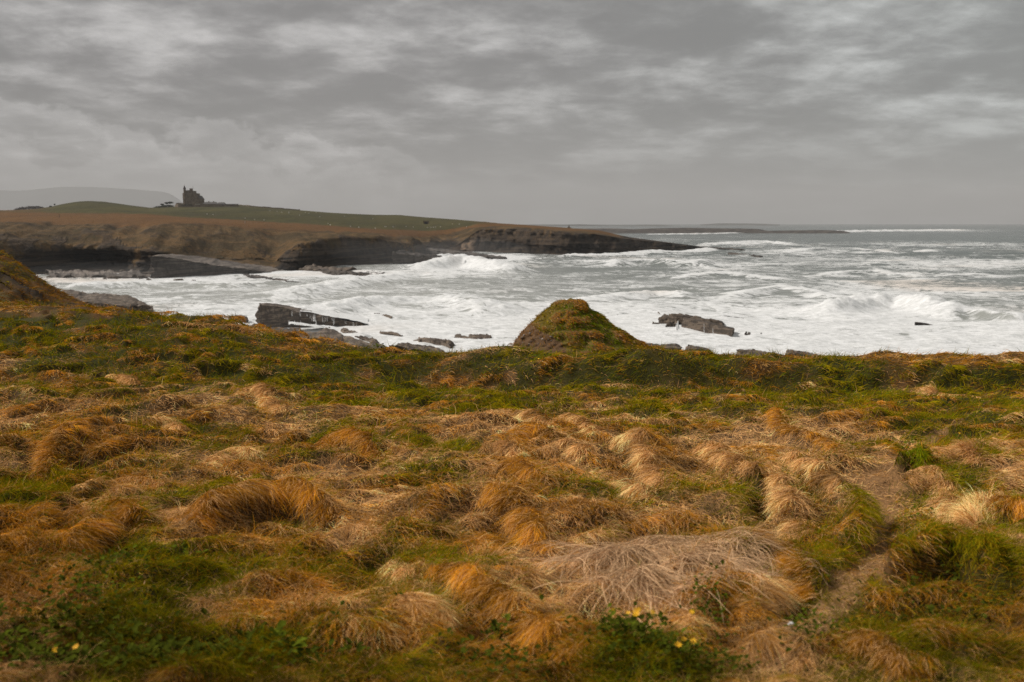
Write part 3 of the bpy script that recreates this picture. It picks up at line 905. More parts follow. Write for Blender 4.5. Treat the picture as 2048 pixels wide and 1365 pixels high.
rock_px('rock_ledge', ((60, 605), (308, 612)), ((60, 632), (305, 634)), ((120, 580), (276, 593)), dd=(30, 20), seed=41, beds=.6, rough=.55, topn=.32,
        label='flat topped pale ledge with a dark square end below the brown bluff', cat='rock ledge', nu=70)
rock_px('rock_ledge', ((130, 604), (262, 612)), ((130, 632), (262, 634)), ((155, 596), (290, 604)), z0=.4, dd=(9, 9), seed=42, beds=.35, rough=.5, topn=.22,
        label='broken lower step of the flat topped pale ledge', cat='rock ledge', nu=50)
rock_px('boulder', ((225, 615.5), (257, 618)), ((225, 630), (256, 630)), ((229, 613), (254, 614)), z0=.2, dd=(3, 3), seed=43, beds=.8, rough=.15, topn=.05,
        label='square pale fallen block in front of the flat topped ledge', cat='boulder', nu=20)
rock_px('sea_rock', ((333, 630), (384, 635)), ((331, 640), (386, 641)), ((338, 629), (388, 633)), dd=(3, 3), seed=44, beds=.3, rough=.3, topn=.1,
        label='low flat grey slab just showing over the grass right of the pale ledge', group=G_ROCK, nu=30)
rock_px('sea_rock', ((452, 633), (500, 634)), ((450, 645), (500, 645)), ((454, 631.5), (502, 632)), dd=(3, 3), seed=45, beds=.3, rough=.4, topn=.2,
        label='low grey rock at the left foot of the cascade slab', group=G_ROCK, nu=26)
# across the bay
rock_px('rock_ramp', ((298, 511), (548, 547)), ((298, 557), (541, 550)), ((345, 505.5), (585, 541)), z0=(.2, 0), dd=(42, 26), mat='palerock', extra='darkrock', seed=46, beds=2.0, rough=1.0, topn=.35,
        label='great pale ramp of bare rock sloping into the bay under the brown cliff', cat='rock ramp', nu=110)
G_SKERRY = 'low skerries along the far shore'
rock_px('skerry', ((468, 547), (600, 567)), ((467, 551), (600, 570)), ((480, 546), (610, 565)), dd=(6, 6), mat='darkrock', seed=47, beds=.6, rough=.8, topn=.3,
        label='long thin dark skerry with foam draining off it below the pale ramp', group=G_SKERRY, nu=60)
rock_px('skerry', ((640, 541), (716, 550)), ((638, 549), (716, 554)), ((630, 536), (735, 546)), dd=(16, 12), mat='darkrock', seed=48, beds=.6, rough=.8, topn=.4,
        label='flat brown skerry running out from the foot of the dark cliff', group=G_SKERRY, nu=60)
rock_px('skerry', ((712, 547), (786, 556)), ((712, 554), (788, 558.5)), ((720, 544), (790, 555)), dd=(8, 3), mat='darkrock', seed=49, beds=.6, rough=.8, topn=.3,
        label='tapering dark skerry pointing at the white breaker', group=G_SKERRY, nu=60)
rock_px('skerry', ((690, 541), (770, 548)), ((690, 544), (770, 550)), ((700, 538), (775, 546)), dd=(10, 6), mat='darkrock', seed=50, beds=.6, rough=.8, topn=.3,
        label='thin dark skerry behind the tapering one', group=G_SKERRY, nu=50)
rock_px('skerry', ((590, 539), (690, 545)), ((590, 546), (690, 550)), ((610, 531), (720, 537)), dd=(24, 22), mat='rock', seed=53, beds=.5, rough=1.4, topn=.7,
        label='sloping grey apron of rock at the foot of the dark cliff', group=G_SKERRY, nu=60)
rock_px('skerry', ((820, 496), (1012, 517)), ((818, 514), (1013, 519.5)), ((835, 492), (1015, 514.5)), dd=(10, 8), mat='darkrock', seed=51, beds=1.0, rough=1.2, topn=.5,
        label='long dark spur of rock sloping down in front of the sandy cove', group=G_SKERRY, nu=90)
rock_px('skerry', ((780, 505), (915, 522)), ((780, 530), (915, 526)), ((800, 500), (920, 518)), dd=(14, 10), mat='darkrock', seed=52, beds=1.0, rough=1.2, topn=.6,
        label='dark wet rock wall behind the white breaker', group=G_SKERRY, nu=70)
rock_px('skerry', ((1400, 495), (1490, 500)), ((1400, 500), (1490, 502.5)), ((1404, 494), (1492, 499)), dd=(10, 8), mat='darkrock', seed=54, beds=.5, rough=1.0, topn=.4,
        label='last dark skerry off the tip of the headland', group=G_SKERRY, nu=50)
rock_px('skerry', ((1455, 506), (1524, 513)), ((1455, 508), (1524, 514.5)), ((1458, 505), (1526, 512.4)), dd=(6, 4), mat='darkrock', seed=55, beds=.5, rough=1.0, topn=.4,
        label='thin skerry awash just beyond the tip of the headland', group=G_SKERRY, nu=40)
rock_px('boulder_beach', ((90, 552), (312, 554)), ((88, 558), (312, 559)), ((90, 542), (305, 546)), dd=(24, 20), mat='palerock', seed=56, beds=.5, rough=2.2, topn=1.1,
        label='pale stony beach under the dark hollow cliff', cat='beach', nu=90)


def boulder_mesh(seed, name='boulder'):
    import bmesh
    bm = bmesh.new()
    bmesh.ops.create_icosphere(bm, subdivisions=2, radius=1)
    for v in bm.verts:
        c = v.co
        n = float(fbm(c.x * 1.1 + seed * 3.1, c.y * 1.1 + c.z * 1.7, 3, seed))
        c *= 1 + .35 * n
        c.z = max(-.5, min(.62, c.z))
        c.x += .12 * math.copysign(1, n)
    me = bpy.data.meshes.new(name)
    bm.to_mesh(me); bm.free()
    return me


def beach_stones():
    r = np.random.default_rng(3)
    base = boulder_mesh(2)
    n0 = len(base.vertices)
    co = np.empty(n0 * 3); base.vertices.foreach_get('co', co); co = co.reshape(-1, 3)
    tri = np.array([p.vertices[:] for p in base.polygons])
    vs, fs = [], []
    for k in range(110):
        X = r.uniform(95, 305); Y = r.uniform(547, 560)
        c = on_z(X, Y, 0.0); c[2] = np.interp(Y, [547, 558], [1.1, .1])
        q = r.uniform(.2, .7) * np.array([1.3, 1, .7])
        a = r.uniform(0, 6.28); R = np.array([[math.cos(a), -math.sin(a), 0], [math.sin(a), math.cos(a), 0], [0, 0, 1]])
        vs.append((co * q) @ R.T + c); fs.append(tri + k * n0)
    me = np_mesh('beach_stones', np.concatenate(vs), [np.concatenate(fs)], smooth=False)
    tag(link('beach_stones', me, M['rock']), 'pale stones heaped along the beach under the dark hollow cliff', 'stones', None, 'stuff')


beach_stones()
BM = [boulder_mesh(s) for s in range(5)]
for m_ in BM:
    m_.materials.append(M['rock'])
G_B = 'boulders at the foot of the far cliff'
for i, (X, Y, s, lab) in enumerate([
        (190, 556, 1.5, 'grey boulder in the middle of the pale stony beach'), (228, 558, 1.9, 'dark boulder at the right edge of the pale stony beach'),
        (297, 553, 2.7, 'wide flat brown boulder at the foot of the pale ramp'), (269, 575, 1.0, 'small pointed rock alone in the white water of the bay'),
        (220, 573.5, 1.3, 'low rock awash near the pale stony beach'), (300, 562, .9, 'small dark rock in the foam below the flat brown boulder'),
        (170, 569, .7, 'tiny dark rock in the foam off the pale stony beach'), (357, 562, 1.2, 'slanting dark rock in the foam below the pale ramp'),
        (349, 556, .9, 'dark rock with a white splash under the pale ramp'), (387, 562, .6, 'tiny flat rock in the foam right of the slanting one'),
        (150, 553, 1.2, 'pale boulder at the left of the stony beach'), (253, 554, 1.1, 'grey boulder between the beach and the flat brown boulder')]):
    p = on_z(X, Y, 0)
    o = link('boulder', BM[i % 5])
    o.location = p; o.scale = (s * 1.3, s, s * .75); o.rotation_euler = (0, .1 * (i % 3), i * 1.3)
    tag(o, lab, 'boulder', G_B)


# white water running over the cascade slab
def ribbon_sheet(rows, name, label, cat='white water', lift=.06):
    G = np.array(rows, float)
    me = np_mesh(name, G.reshape(-1, 3), [grid_faces(*G.shape[:2])])
    return tag(link(name, me, M['foam']), label, cat)


def make_cascades():
    r = random.Random(5)

    def strand(parent, X, Yt, Yb, wpx, d):
        n = 7
        pts = []
        for k in range(n):
            f = k / (n - 1)
            y = Yt + (Yb - Yt) * f
            wv = wpx * (.45 + 1.1 * f) * (0.7 + .6 * r.random())
            x = X + .7 * f * r.uniform(-.5, 1.4)
            a = at(x - wv, y, d - .35 - .5 * f); b = at(x + wv, y, d - .35 - .5 * f); c = at(x, y, d - .55 - .6 * f)
            pts += [a, c, b]
        p = np.array(pts) - np.array(parent.location)
        link('water_thread', np_mesh('water_thread', p, [grid_faces(n, 3)]), M['foam'], parent)
    top = lambda X: np.interp(X, [505, 580, 619, 685, 748], [607, 621, 629.5, 639, 656])
    dep = lambda X: np.interp(X, [505, 745], [154.0, 161.0]) - .6
    c = empty('cascade', at(620, 655, 155), 'thin white threads of water falling down the long tilted slab', 'cascade')
    for X in (584, 599, 601, 614, 620, 624, 645, 648, 650.5, 654, 664, 667, 669, 690, 693, 706, 708, 713, 731):
        strand(c, X, top(X) - .4, min(top(X) + r.uniform(5, 14), 655), r.uniform(.14, .42), dep(X))
    strand(c, 628, 629, 643, 1.0, 155.8); strand(c, 630, 630, 643, .8, 155.8)
    for X in (578, 589, 601, 632):
        strand(c, X, 641, 650, r.uniform(.4, .9), dep(X) - .8)
    c = empty('cascade', at(1409, 670, 136), 'white runnels of water pouring down the biggest brown block', 'cascade')
    strand(c, 1408, 648, 668, .35, 136.2); strand(c, 1426, 655, 671, .35, 135.8); strand(c, 1356, 642, 658, 1.6, 134.5); strand(c, 1353, 646, 661, 1.4, 134.5)
    # sheet of foam lying over the right half of the slab
    rows = []
    for q in np.linspace(0.05, .92, 8):
        row = []
        for u in np.linspace(.40, 1.0, 26):
            f = at(508 + u * 227, 607 + u * 43, 154 + 7 * u); b = at(513 + u * 225, 604.5 + u * 31.5, 163 + 22 * u)
            p = f * (1 - q) + b * q
            p[2] += .16 + .18 * float(fbm(u * 9, q * 4, 3, 5)) - .5 * max(0, .50 - u) * 3 * (1 - abs(q - .4))
            row.append(p)
        rows.append(row)
    ribbon_sheet(rows, 'foam_wash', 'sheet of white foam lying over the low end of the long tilted slab')
    rows = []
    for q in np.linspace(0, 1, 5):
        rows.append([at(X, 643 + (X - 575) * .12 + 5 * q, 153.5 + (X - 575) * .03 - 2.4 * q) + np.array([0, 0, .15 * float(fbm(X / 9, q * 2, 2, 3))]) for X in np.linspace(578, 700, 24)])
    ribbon_sheet(rows, 'foam_wash', 'narrow white shelf of foam under the water threads of the long slab')


make_cascades()


# ------------------------------------------------------------------ spray hanging at the foot of the cliffs
def make_mist():
    m, t, out = material('spray')
    pv = t.n('ShaderNodeVolumePrincipled')
    pv.inputs['Color'].default_value = (0.95, 0.93, 0.91, 1)
    pv.inputs['Density'].default_value = 0.0022
    t.l(pv.outputs[0], out.inputs['Volume'])
    for X, Y, d, sx, sy, sz in ((380, 550, 298, 34, 10, 5), (180, 549, 290, 26, 10, 3.5), (560, 650, 146, 11, 7, 4), (760, 515, 392, 32, 16, 8), (930, 505, 455, 30, 16, 7)):
        bm = bmesh.new()
        bmesh.ops.create_icosphere(bm, subdivisions=4, radius=1)
        for v in bm.verts:
            c = v.co
            c *= 1 + .35 * float(fbm(c.x * 1.5 + X, c.y + c.z * 1.5, 3, 5))
        me = bpy.data.meshes.new('spray_mist')
        bm.to_mesh(me); bm.free()
        o = link('spray_mist', me, m)
        o.location = at(X, Y, d); o.scale = (sx, sy, sz)
        o['kind'] = 'stuff'


make_mist()

# ------------------------------------------------------------------ the castle and what stands near it
import bmesh


def bm_box(bm, x0, x1, y0, y1, z0, z1):
    v = [bm.verts.new((x, y, z)) for z in (z0, z1) for y in (y0, y1) for x in (x0, x1)]
    for f in ((0, 2, 3, 1), (4, 5, 7, 6), (0, 1, 5, 4), (2, 6, 7, 3), (0, 4, 6, 2), (1, 3, 7, 5)):
        bm.faces.new([v[i] for i in f])


def bm_cyl(bm, x, y, z0, z1, r0, r1, n=16):
    a = [bm.verts.new((x + r0 * math.cos(i * 2 * math.pi / n), y + r0 * math.sin(i * 2 * math.pi / n), z0)) for i in range(n)]
    if r1 < 1e-4:
        t = bm.verts.new((x, y, z1))
        for i in range(n):
            bm.faces.new((a[i], a[(i + 1) % n], t))
    else:
        b = [bm.verts.new((x + r1 * math.cos(i * 2 * math.pi / n), y + r1 * math.sin(i * 2 * math.pi / n), z1)) for i in range(n)]
        for i in range(n):
            bm.faces.new((a[i], a[(i + 1) % n], b[(i + 1) % n], b[i]))
        bm.faces.new(b)
    bm.faces.new(a[::-1])


def bm_obj(name, bm, mat, parent=None):
    bmesh.ops.recalc_face_normals(bm, faces=bm.faces)
    me = bpy.data.meshes.new(name)
    bm.to_mesh(me); bm.free()
    return link(name, me, mat, parent)


CD = 940.0
CK = CD / FPX / CP / CP                     # metres per photo pixel there (close to the horizon)
C0 = at(385, 410, CD)


def cx(X):
    return float(at(X, 410, CD)[0] - C0[0])


def cz(Y):
    return float(at(385, Y, CD)[2] - C0[2])


def bx(name, mat, parent, X0, X1, Yt, Yb, y0, y1):
    bm = bmesh.new(); bm_box(bm, cx(X0), cx(X1), y0, y1, cz(Yb), cz(Yt))
    return bm_obj(name, bm, mat, parent)


def make_castle():
    c = empty('castle', C0, 'dark stone castle with a stepped roofline and a spired stair turret on the hill', 'castle')
    S, W = M['stone'], M['pane']
    zb = 424
    keep = bx('keep', S, c, 371.5, 385.2, 381.8, zb, 0, 13)
    bm = bmesh.new()                                           # battlements proud of the wall head
    for X in np.linspace(372.2, 384.2, 6):
        bm_box(bm, cx(X) - .35, cx(X) + .35, -.25, .5, cz(381.8), cz(380.7))
    bm_obj('battlement', bm, S, keep)['kind'] = 'stuff'
    bm = bmesh.new(); bm_cyl(bm, cx(369.4), 1.2, cz(zb), cz(378.4), 1.05, 1.05); t = bm_obj('stair_turret', bm, S, c)
    bm = bmesh.new(); bm_cyl(bm, cx(369.4), 1.2, cz(378.6), cz(370.6), 1.5, 0); bm_obj('spire', bm, M['spire'], t)
    bm = bmesh.new(); bm_cyl(bm, cx(369.4), 1.2, cz(370.8), cz(368.4), .10, .03, 6); bm_obj('finial', bm, M['spire'], t)
    bx('side_wing', S, c, 365.2, 371.4, 389.0, zb, 1.5, 14)
    bm = bmesh.new(); bm_cyl(bm, cx(366.3), 1.6, cz(398), cz(386.6), .62, .72); bm_obj('corner_turret', bm, S, c)
    ch = bx('chimney', S, c, 378.2, 382.6, 377.6, 382, 3, 6)
    bx('chimney_cap', S, ch, 377.8, 383.0, 377.1, 377.7, 2.8, 6.2)
    bx('stepped_wing', S, c, 385.25, 392.1, 386.6, zb, .8, 13)
    bm = bmesh.new()
    for X in np.linspace(386, 391.4, 3):
        bm_box(bm, cx(X) - .4, cx(X) + .4, .55, 1.3, cz(386.6), cz(385.7))
    bm_obj('battlement', bm, S, c)['kind'] = 'stuff'
    bx('chimney', S, c, 394.3, 396.6, 388.2, 394, 4, 6)
    # gabled wing: wall with a sloping gable end and a slate roof
    bm = bmesh.new()
    prof = [(384.5, zb), (401.5, zb), (401.5, 398.6), (396.6, 392.4), (392.0, 391.6), (384.5, 391.6)]
    for y in (-.6, 11.5):
        bm.faces.new([bm.verts.new((cx(a), y, cz(b))) for a, b in (prof if y < 0 else prof[::-1])])
    bm.verts.ensure_lookup_table()
    for i in range(6):
        j = (i + 1) % 6
        bm.faces.new((bm.verts[i], bm.verts[6 + (5 - i)], bm.verts[6 + (5 - j)], bm.verts[j]))
    bm_obj('gable_wing', bm, S, c)
    bm = bmesh.new()
    for (a, b), (d, e) in (((401.9, 398.9), (396.6, 392.0)), ):
        v = [bm.verts.new((cx(q), y, cz(r) + h)) for y in (-.9, 11.8) for q, r, h in ((a, b, .0), (d, e, .0), (d, e, .35), (a, b, .35))]
        for f in ((0, 1, 2, 3), (7, 6, 5, 4), (0, 4, 5, 1), (1, 5, 6, 2), (2, 6, 7, 3), (3, 7, 4, 0)):
            bm.faces.new([v[i] for i in f])
    bm_obj('roof', bm, M['slate'], c)
    for X, Y, wv, hv in ((375.6, 386.5, .9, 2.0), (380.6, 386.6, .7, 1.6), (375.8, 392.3, .8, 2.0), (380.4, 394.2, 1.0, 1.5), (383.4, 400.2, 1.2, 2.6),
                         (376.4, 400.4, .8, 2.2), (388.4, 396.8, .8, 1.9), (392.8, 397.4, .8, 1.9), (397.6, 399.2, .8, 2.0), (388.8, 403.0, .8, 2.0),
                         (394.4, 403.4, .8, 2.0), (367.4, 393.4, .6, 1.6), (367.4, 402.0, .6, 1.8)):
        yf = -.6 if X > 384.5 else (0 if X > 371.5 else 1.5)
        bm = bmesh.new(); bm_box(bm, cx(X - wv / 2), cx(X + wv / 2), yf - .05, yf + .3, cz(Y + hv / 2), cz(Y - hv / 2))
        wd = bm_obj('window', bm, W, c)
        bm = bmesh.new(); bm_box(bm, cx(X - wv / 2 - .2), cx(X + wv / 2 + .2), yf - .14, yf + .3, cz(Y + hv / 2 + .3), cz(Y + hv / 2 + .02))
        bm_obj('sill', bm, M['paint'], wd)
    a = bx('annex', M['stone'], c, 393.0, 407.4, 404.6, zb, -5, -.7)
    bx('annex_wall', M['paint'], a, 393.4, 404.0, 408.6, 410.4, -5.15, -5.01)
    bx('parapet', S, a, 402.6, 407.8, 403.6, 404.9, -5.1, -1)
    bx('flagpole', M['slate'], c, 383.1, 383.35, 372.6, 382, 6, 6.12)
    return c


make_castle()


def gable_house(name, label, X0, X1, Yr, Ye, Yb, y0, y1, cat, hip=0.0, chimneys=(), windows=()):
    h = empty(name, at((X0 + X1) / 2, Yb, CD), label, cat)
    ox, oz = h.location.x - C0[0], h.location.z - C0[2]
    fx = lambda X: cx(X) - ox
    fz = lambda Y: cz(Y) - oz
    bm = bmesh.new(); bm_box(bm, fx(X0 + .3), fx(X1 - .3), y0, y1, fz(Yb + 12), fz(Ye)); bm_obj('wall', bm, M['stone'], h)
    bm = bmesh.new()
    ym = (y0 + y1) / 2
    v = [bm.verts.new(p) for p in ((fx(X0), y0 - .4, fz(Ye)), (fx(X1), y0 - .4, fz(Ye)), (fx(X1), y1 + .4, fz(Ye)), (fx(X0), y1 + .4, fz(Ye)),
                                   (fx(X0 + hip), ym, fz(Yr)), (fx(X1 - hip), ym, fz(Yr)))]
    for f in ((0, 1, 5, 4), (2, 3, 4, 5), (1, 2, 5), (3, 0, 4), (0, 3, 2, 1)):
        bm.faces.new([v[i] for i in f])
    r = bm_obj('roof', bm, M['slate'], h)
    for X in chimneys:
        bm = bmesh.new(); bm_box(bm, fx(X - .8), fx(X + .8), ym - .4, ym + .4, fz(Yr + 1), fz(Yr - 1.6)); bm_obj('chimney', bm, M['stone'], r)
    for X, wv, kind in windows:
        bm = bmesh.new(); bm_box(bm, fx(X - wv), fx(X + wv), y0 - .06, y0 + .2, fz(Yb - .2 if kind == 'door' else Yb - 1.4), fz(Ye + .8))
        bm_obj(kind, bm, M['pane'], h)
    return h


gable_house('farmhouse', 'long low farmhouse with a slate roof and two chimneys right of the castle', 408.6, 438.0, 404.4, 408.6, 412.4, -6, 1.5, 'house', 4.0,
            (419.4, 429.0), ((413.5, .7, 'window'), (421.5, 1.0, 'door'), (427.6, .7, 'window'), (433, .7, 'window')))
gable_house('barn', 'gabled stone barn with a dark open end beside the long farmhouse', 437.2, 454.6, 405.2, 409.4, 412.8, -8, -1, 'barn', 3.5, (), ((450.5, 2.6, 'door'),))
gable_house('outbuilding', 'lowest flat roofed shed at the right end of the castle buildings', 453.5, 476, 408.2, 409.3, 413.4, -4, 2, 'shed', 1.0, (), ((458, .6, 'window'), (468, .6, 'door')))


def field_wall(name, label, pts, h=1.6, th=.8):
    """dry stone wall following photo points on the hill"""
    r = random.Random(len(pts))
    P = [at(X, Y, d) for X, Y, d in pts]
    L = []
    for a, b in zip(P[:-1], P[1:]):
        n = max(2, int(np.linalg.norm(b - a) / 2.0))
        L += [a + (b - a) * k / n for k in range(n)]
    L.append(P[-1])
    bm = bmesh.new()
    prev = None
    for p in L:
        hh = h * r.uniform(.75, 1.15)
        q = [bm.verts.new((p[0], p[1] - th / 2, p[2] - 3)), bm.verts.new((p[0], p[1] - th / 2, p[2] + hh)), bm.verts.new((p[0], p[1] + th / 2, p[2] + hh)), bm.verts.new((p[0], p[1] + th / 2, p[2] - 3))]
        if prev:
            for i in range(3):
                bm.faces.new((prev[i], q[i], q[i + 1], prev[i + 1]))
        prev = q
    o = bm_obj(name, bm, M['stone'])
    return tag(o, label, 'wall')


field_wall('garden_wall', 'low stone wall running below the castle and the farmhouse', [(350, 413, 930), (356, 411.5, 925), (400, 412.6, 922), (440, 414, 922), (478, 414.5, 922)], 1.5)
field_wall('terrace_wall', 'short square wall on the left side of the castle', [(354, 411.2, 936), (366, 410.6, 936)], 1.9, 5)
field_wall('field_wall', 'broken stone wall along the skyline right of the farm shed', [(476, 411.5, 985), (500, 414, 975), (540, 417.4, 972), (600, 422, 970)], 1.3)


def tree_mesh(seed, W, H, lean=.25, twiggy=False):
    """wind-shorn tree: trunk with limbs and a crown of many small leaf clumps"""
    r = np.random.default_rng(seed)
    bm = bmesh.new()

    def limb(a, b, r0, r1):
        a, b = Vector(a), Vector(b)
        ax = (b - a).normalized(); s = ax.orthogonal().normalized(); t = ax.cross(s)
        A = [bm.verts.new(a + (s * math.cos(k * 1.2566) + t * math.sin(k * 1.2566)) * r0) for k in range(5)]
        B = [bm.verts.new(b + (s * math.cos(k * 1.2566) + t * math.sin(k * 1.2566)) * r1) for k in range(5)]
        for k in range(5):
            bm.faces.new((A[k], A[(k + 1) % 5], B[(k + 1) % 5], B[k]))
    mid = (lean * H * .2, 0, H * .45)
    limb((0, 0, -1), mid, H * .035, H * .025)
    ends = []
    for k in range(6):
        a = r.uniform(0, 6.28)
        e = (mid[0] + math.cos(a) * W * .33 + lean * H * .2, math.sin(a) * W * .3, H * r.uniform(.62, .85))
        limb(mid, e, H * .02, H * .008); ends.append(e)
    trunk = bm
    n = 420
    c = r.normal(0, 1, (n, 3)); c /= np.linalg.norm(c, axis=1)[:, None]
    c *= (r.random(n) ** .4)[:, None]
    c *= 1 + .35 * fbm(c[:, 0] * 2 + seed, c[:, 1] * 2 + c[:, 2] * 2, 3, seed)[:, None]
    c = c * np.array([W / 2, W * .42, H * .24]) + np.array([lean * H * .35, 0, H * .74])
    keep = fbm(c[:, 0] * .9, c[:, 2] * 1.3 + c[:, 1], 2, seed + 4) > -.45
    c = c[keep]; n = len(c)
    s = r.uniform(.10, .20, n) * (H ** .5) * (.5 if twiggy else 1)
    d1 = r.normal(0, 1, (n, 3)); d1 /= np.linalg.norm(d1, axis=1)[:, None]
    d2 = np.cross(d1, r.normal(0, 1, (n, 3))); d2 /= np.linalg.norm(d2, axis=1)[:, None]
    V = np.stack([c + d1 * s[:, None], c + d2 * s[:, None] * .7, c - d1 * s[:, None], c - d2 * s[:, None] * .7], 1).reshape(-1, 3)
    crown = np_mesh('crown', V, [np.arange(4 * n).reshape(-1, 4)], smooth=False)
    return trunk, crown


def make_tree(name, label, X, Yb, d, Wpx, Hpx, seed, group, mat='leafdark', lean=.25, twiggy=False):
    k = d / FPX
    trunk, crown = tree_mesh(seed, Wpx * k, Hpx * k, lean, twiggy)
    t = empty(name, at(X, Yb, d), label, 'tree', group)
    bm_obj('trunk', trunk, M['bark'], t)
    link('crown', crown, M[mat], t)


G_T = 'windswept trees left of the castle'
make_tree('windswept_tree', 'small flat topped tree, nearest of its group to the castle wall', 340, 412.5, 945, 12, 9, 3, G_T)
make_tree('windswept_tree', 'dark bent tree in the middle of the group left of the castle', 333, 413, 943, 9, 8.5, 4, G_T)
make_tree('windswept_tree', 'small round tree left of the bent tree near the castle', 324, 414, 941, 8, 6.5, 5, G_T)
make_tree('windswept_tree', 'lone tiny tree standing on the left shoulder of the green knoll', 109, 413, 870, 3.2, 5, 6, 'lone trees by the knoll')
make_tree('windswept_tree', 'dark bush tree at the left foot of the green knoll', 101, 418, 868, 6, 6, 7, 'lone trees by the knoll')


def thicket(name, label, X0, X1, Yb, d, hpx, n, mat, seed, cat):
    r = np.random.default_rng(seed)
    k = d / FPX
    x = r.uniform(X0, X1, n)
    hump = np.interp(x, np.linspace(X0, X1, 9), [.35, .7, .9, .8, 1, .85, .95, .7, .35]) * hpx * k
    base = at(x, np.interp(x, [X0, X1], Yb), d)
    z = r.random(n) ** .7 * hump
    c = base + np.stack([0 * x, r.uniform(-4, 4, n), z], -1)
    s = r.uniform(.25, .55, n)
    d1 = r.normal(0, 1, (n, 3)); d1 /= np.linalg.norm(d1, axis=1)[:, None]
    d2 = np.cross(d1, r.normal(0, 1, (n, 3))); d2 /= np.linalg.norm(d2, axis=1)[:, None]
    V = np.stack([c + d1 * s[:, None], c + d2 * s[:, None] * .6, c - d1 * s[:, None], c - d2 * s[:, None] * .6], 1).reshape(-1, 3)
    o = link(name, np_mesh(name, V, [np.arange(4 * n).reshape(-1, 4)], smooth=False), M[mat])
    return tag(o, label, cat, None, 'stuff')


thicket('far_wood', 'row of bare brown trees behind the heath at far left', 32, 90, (422, 419.5), 895, 8.0, 1800, 'twigs', 3, 'wood')
thicket('hedge_scrub', 'dark scrub under the windswept trees left of the castle', 309, 346, (417.5, 413.5), 938, 4.5, 1300, 'leafdark', 4, 'scrub')
thicket('garden_scrub', 'dark bushes along the foot of the castle wall', 366, 404, (412, 413), 926, 3.0, 1100, 'leafdark', 5, 'scrub')


def make_bunker():
    p = coast_z(852, 449)
    h = empty('field_shelter', p, 'small dark stone shelter on the slope of the far green field', 'shelter')
    for nm, a, b, z0, z1, m in (('side_wall', -1.9, -1.2, -1, 2.0, 'stone'), ('side_wall', 1.2, 1.9, -1, 2.0, 'stone'), ('back_wall', -1.9, 1.9, -1, 1.9, 'pane'), ('roof_slab', -2.2, 2.2, 2.0, 2.5, 'stone')):
        bm = bmesh.new()
        bm_box(bm, a, b, -1.5 if nm != 'back_wall' else .8, 1.5, z0, z1)
        bm_obj(nm, bm, M[m], h)


make_bunker()


def make_sheep():
    bm = bmesh.new()
    bmesh.ops.create_icosphere(bm, subdivisions=2, radius=1)
    for v in bm.verts:
        v.co = Vector((v.co.x * .58, v.co.y * .30, .62 + v.co.z * .30))
    h = bmesh.ops.create_icosphere(bm, subdivisions=1, radius=1)['verts']
    for v in h:
        v.co = Vector((.68 + v.co.x * .2, v.co.y * .12, .60 + v.co.z * .13 - v.co.x * .05))
    for x in (-.36, .36):
        for y in (-.15, .15):
            bm_cyl(bm, x, y, 0, .42, .05, .06, 5)
    me = bpy.data.meshes.new('sheep')
    bm.to_mesh(me); bm.free()
    me.materials.append(M['wool'])
    r = random.Random(9)
    spots = [(415, 431.5), (425, 431.8), (489, 438.5), (510, 439.4), (529, 439.6), (563, 426), (577, 425.5), (578, 428), (612, 427), (618, 428), (632, 426.5), (660, 451),
             (702, 453.5), (718, 455), (770, 454.6), (773, 457), (811, 455), (855, 456), (862, 456), (867, 456), (872, 456), (906, 450.5), (919, 450), (933, 455.4),
             (540, 424), (553, 424.6), (600, 431), (657, 447), (752, 457.6), (785, 456.4), (880, 455.2), (826, 454.4), (690, 434), (745, 440), (640, 436)]
    for X, Y in spots:
        o = link('sheep', me)
        o.location = coast_z(X, Y) + np.array([0, 0, -.05])
        o.rotation_euler = (0, 0, r.uniform(0, 6.28))
        o.scale = (.85, .85, .85)
        tag(o, 'tiny white sheep grazing on the green field across the bay', 'sheep', 'sheep on the far green field')


make_sheep()


def make_marker():
    p = coast_z(1137, 456)
    o = bmesh.new()
    bm_box(o, -.35, .35, -.35, .35, -1, 1.6); bm_box(o, -1.2, 1.2, -.8, .8, -1, .5)
    q = bm_obj('cairn', o, M['stone']); q.location = p
    tag(q, 'tiny stone marker on the skyline above the far dark cliff', 'cairn')
    for X, Y, lab in ((118, 434.5, 'thin dark post standing in the brown heath at far left'), (489, 449.5, 'pale post on the brown heath above the slope')):
        o = bmesh.new(); bm_cyl(o, 0, 0, -.5, 1.7, .12, .10, 6)
        q = bm_obj('post', o, M['bark'] if X < 200 else M['paint']); q.location = coast_z(X, Y)
        tag(q, lab, 'post')


make_marker()


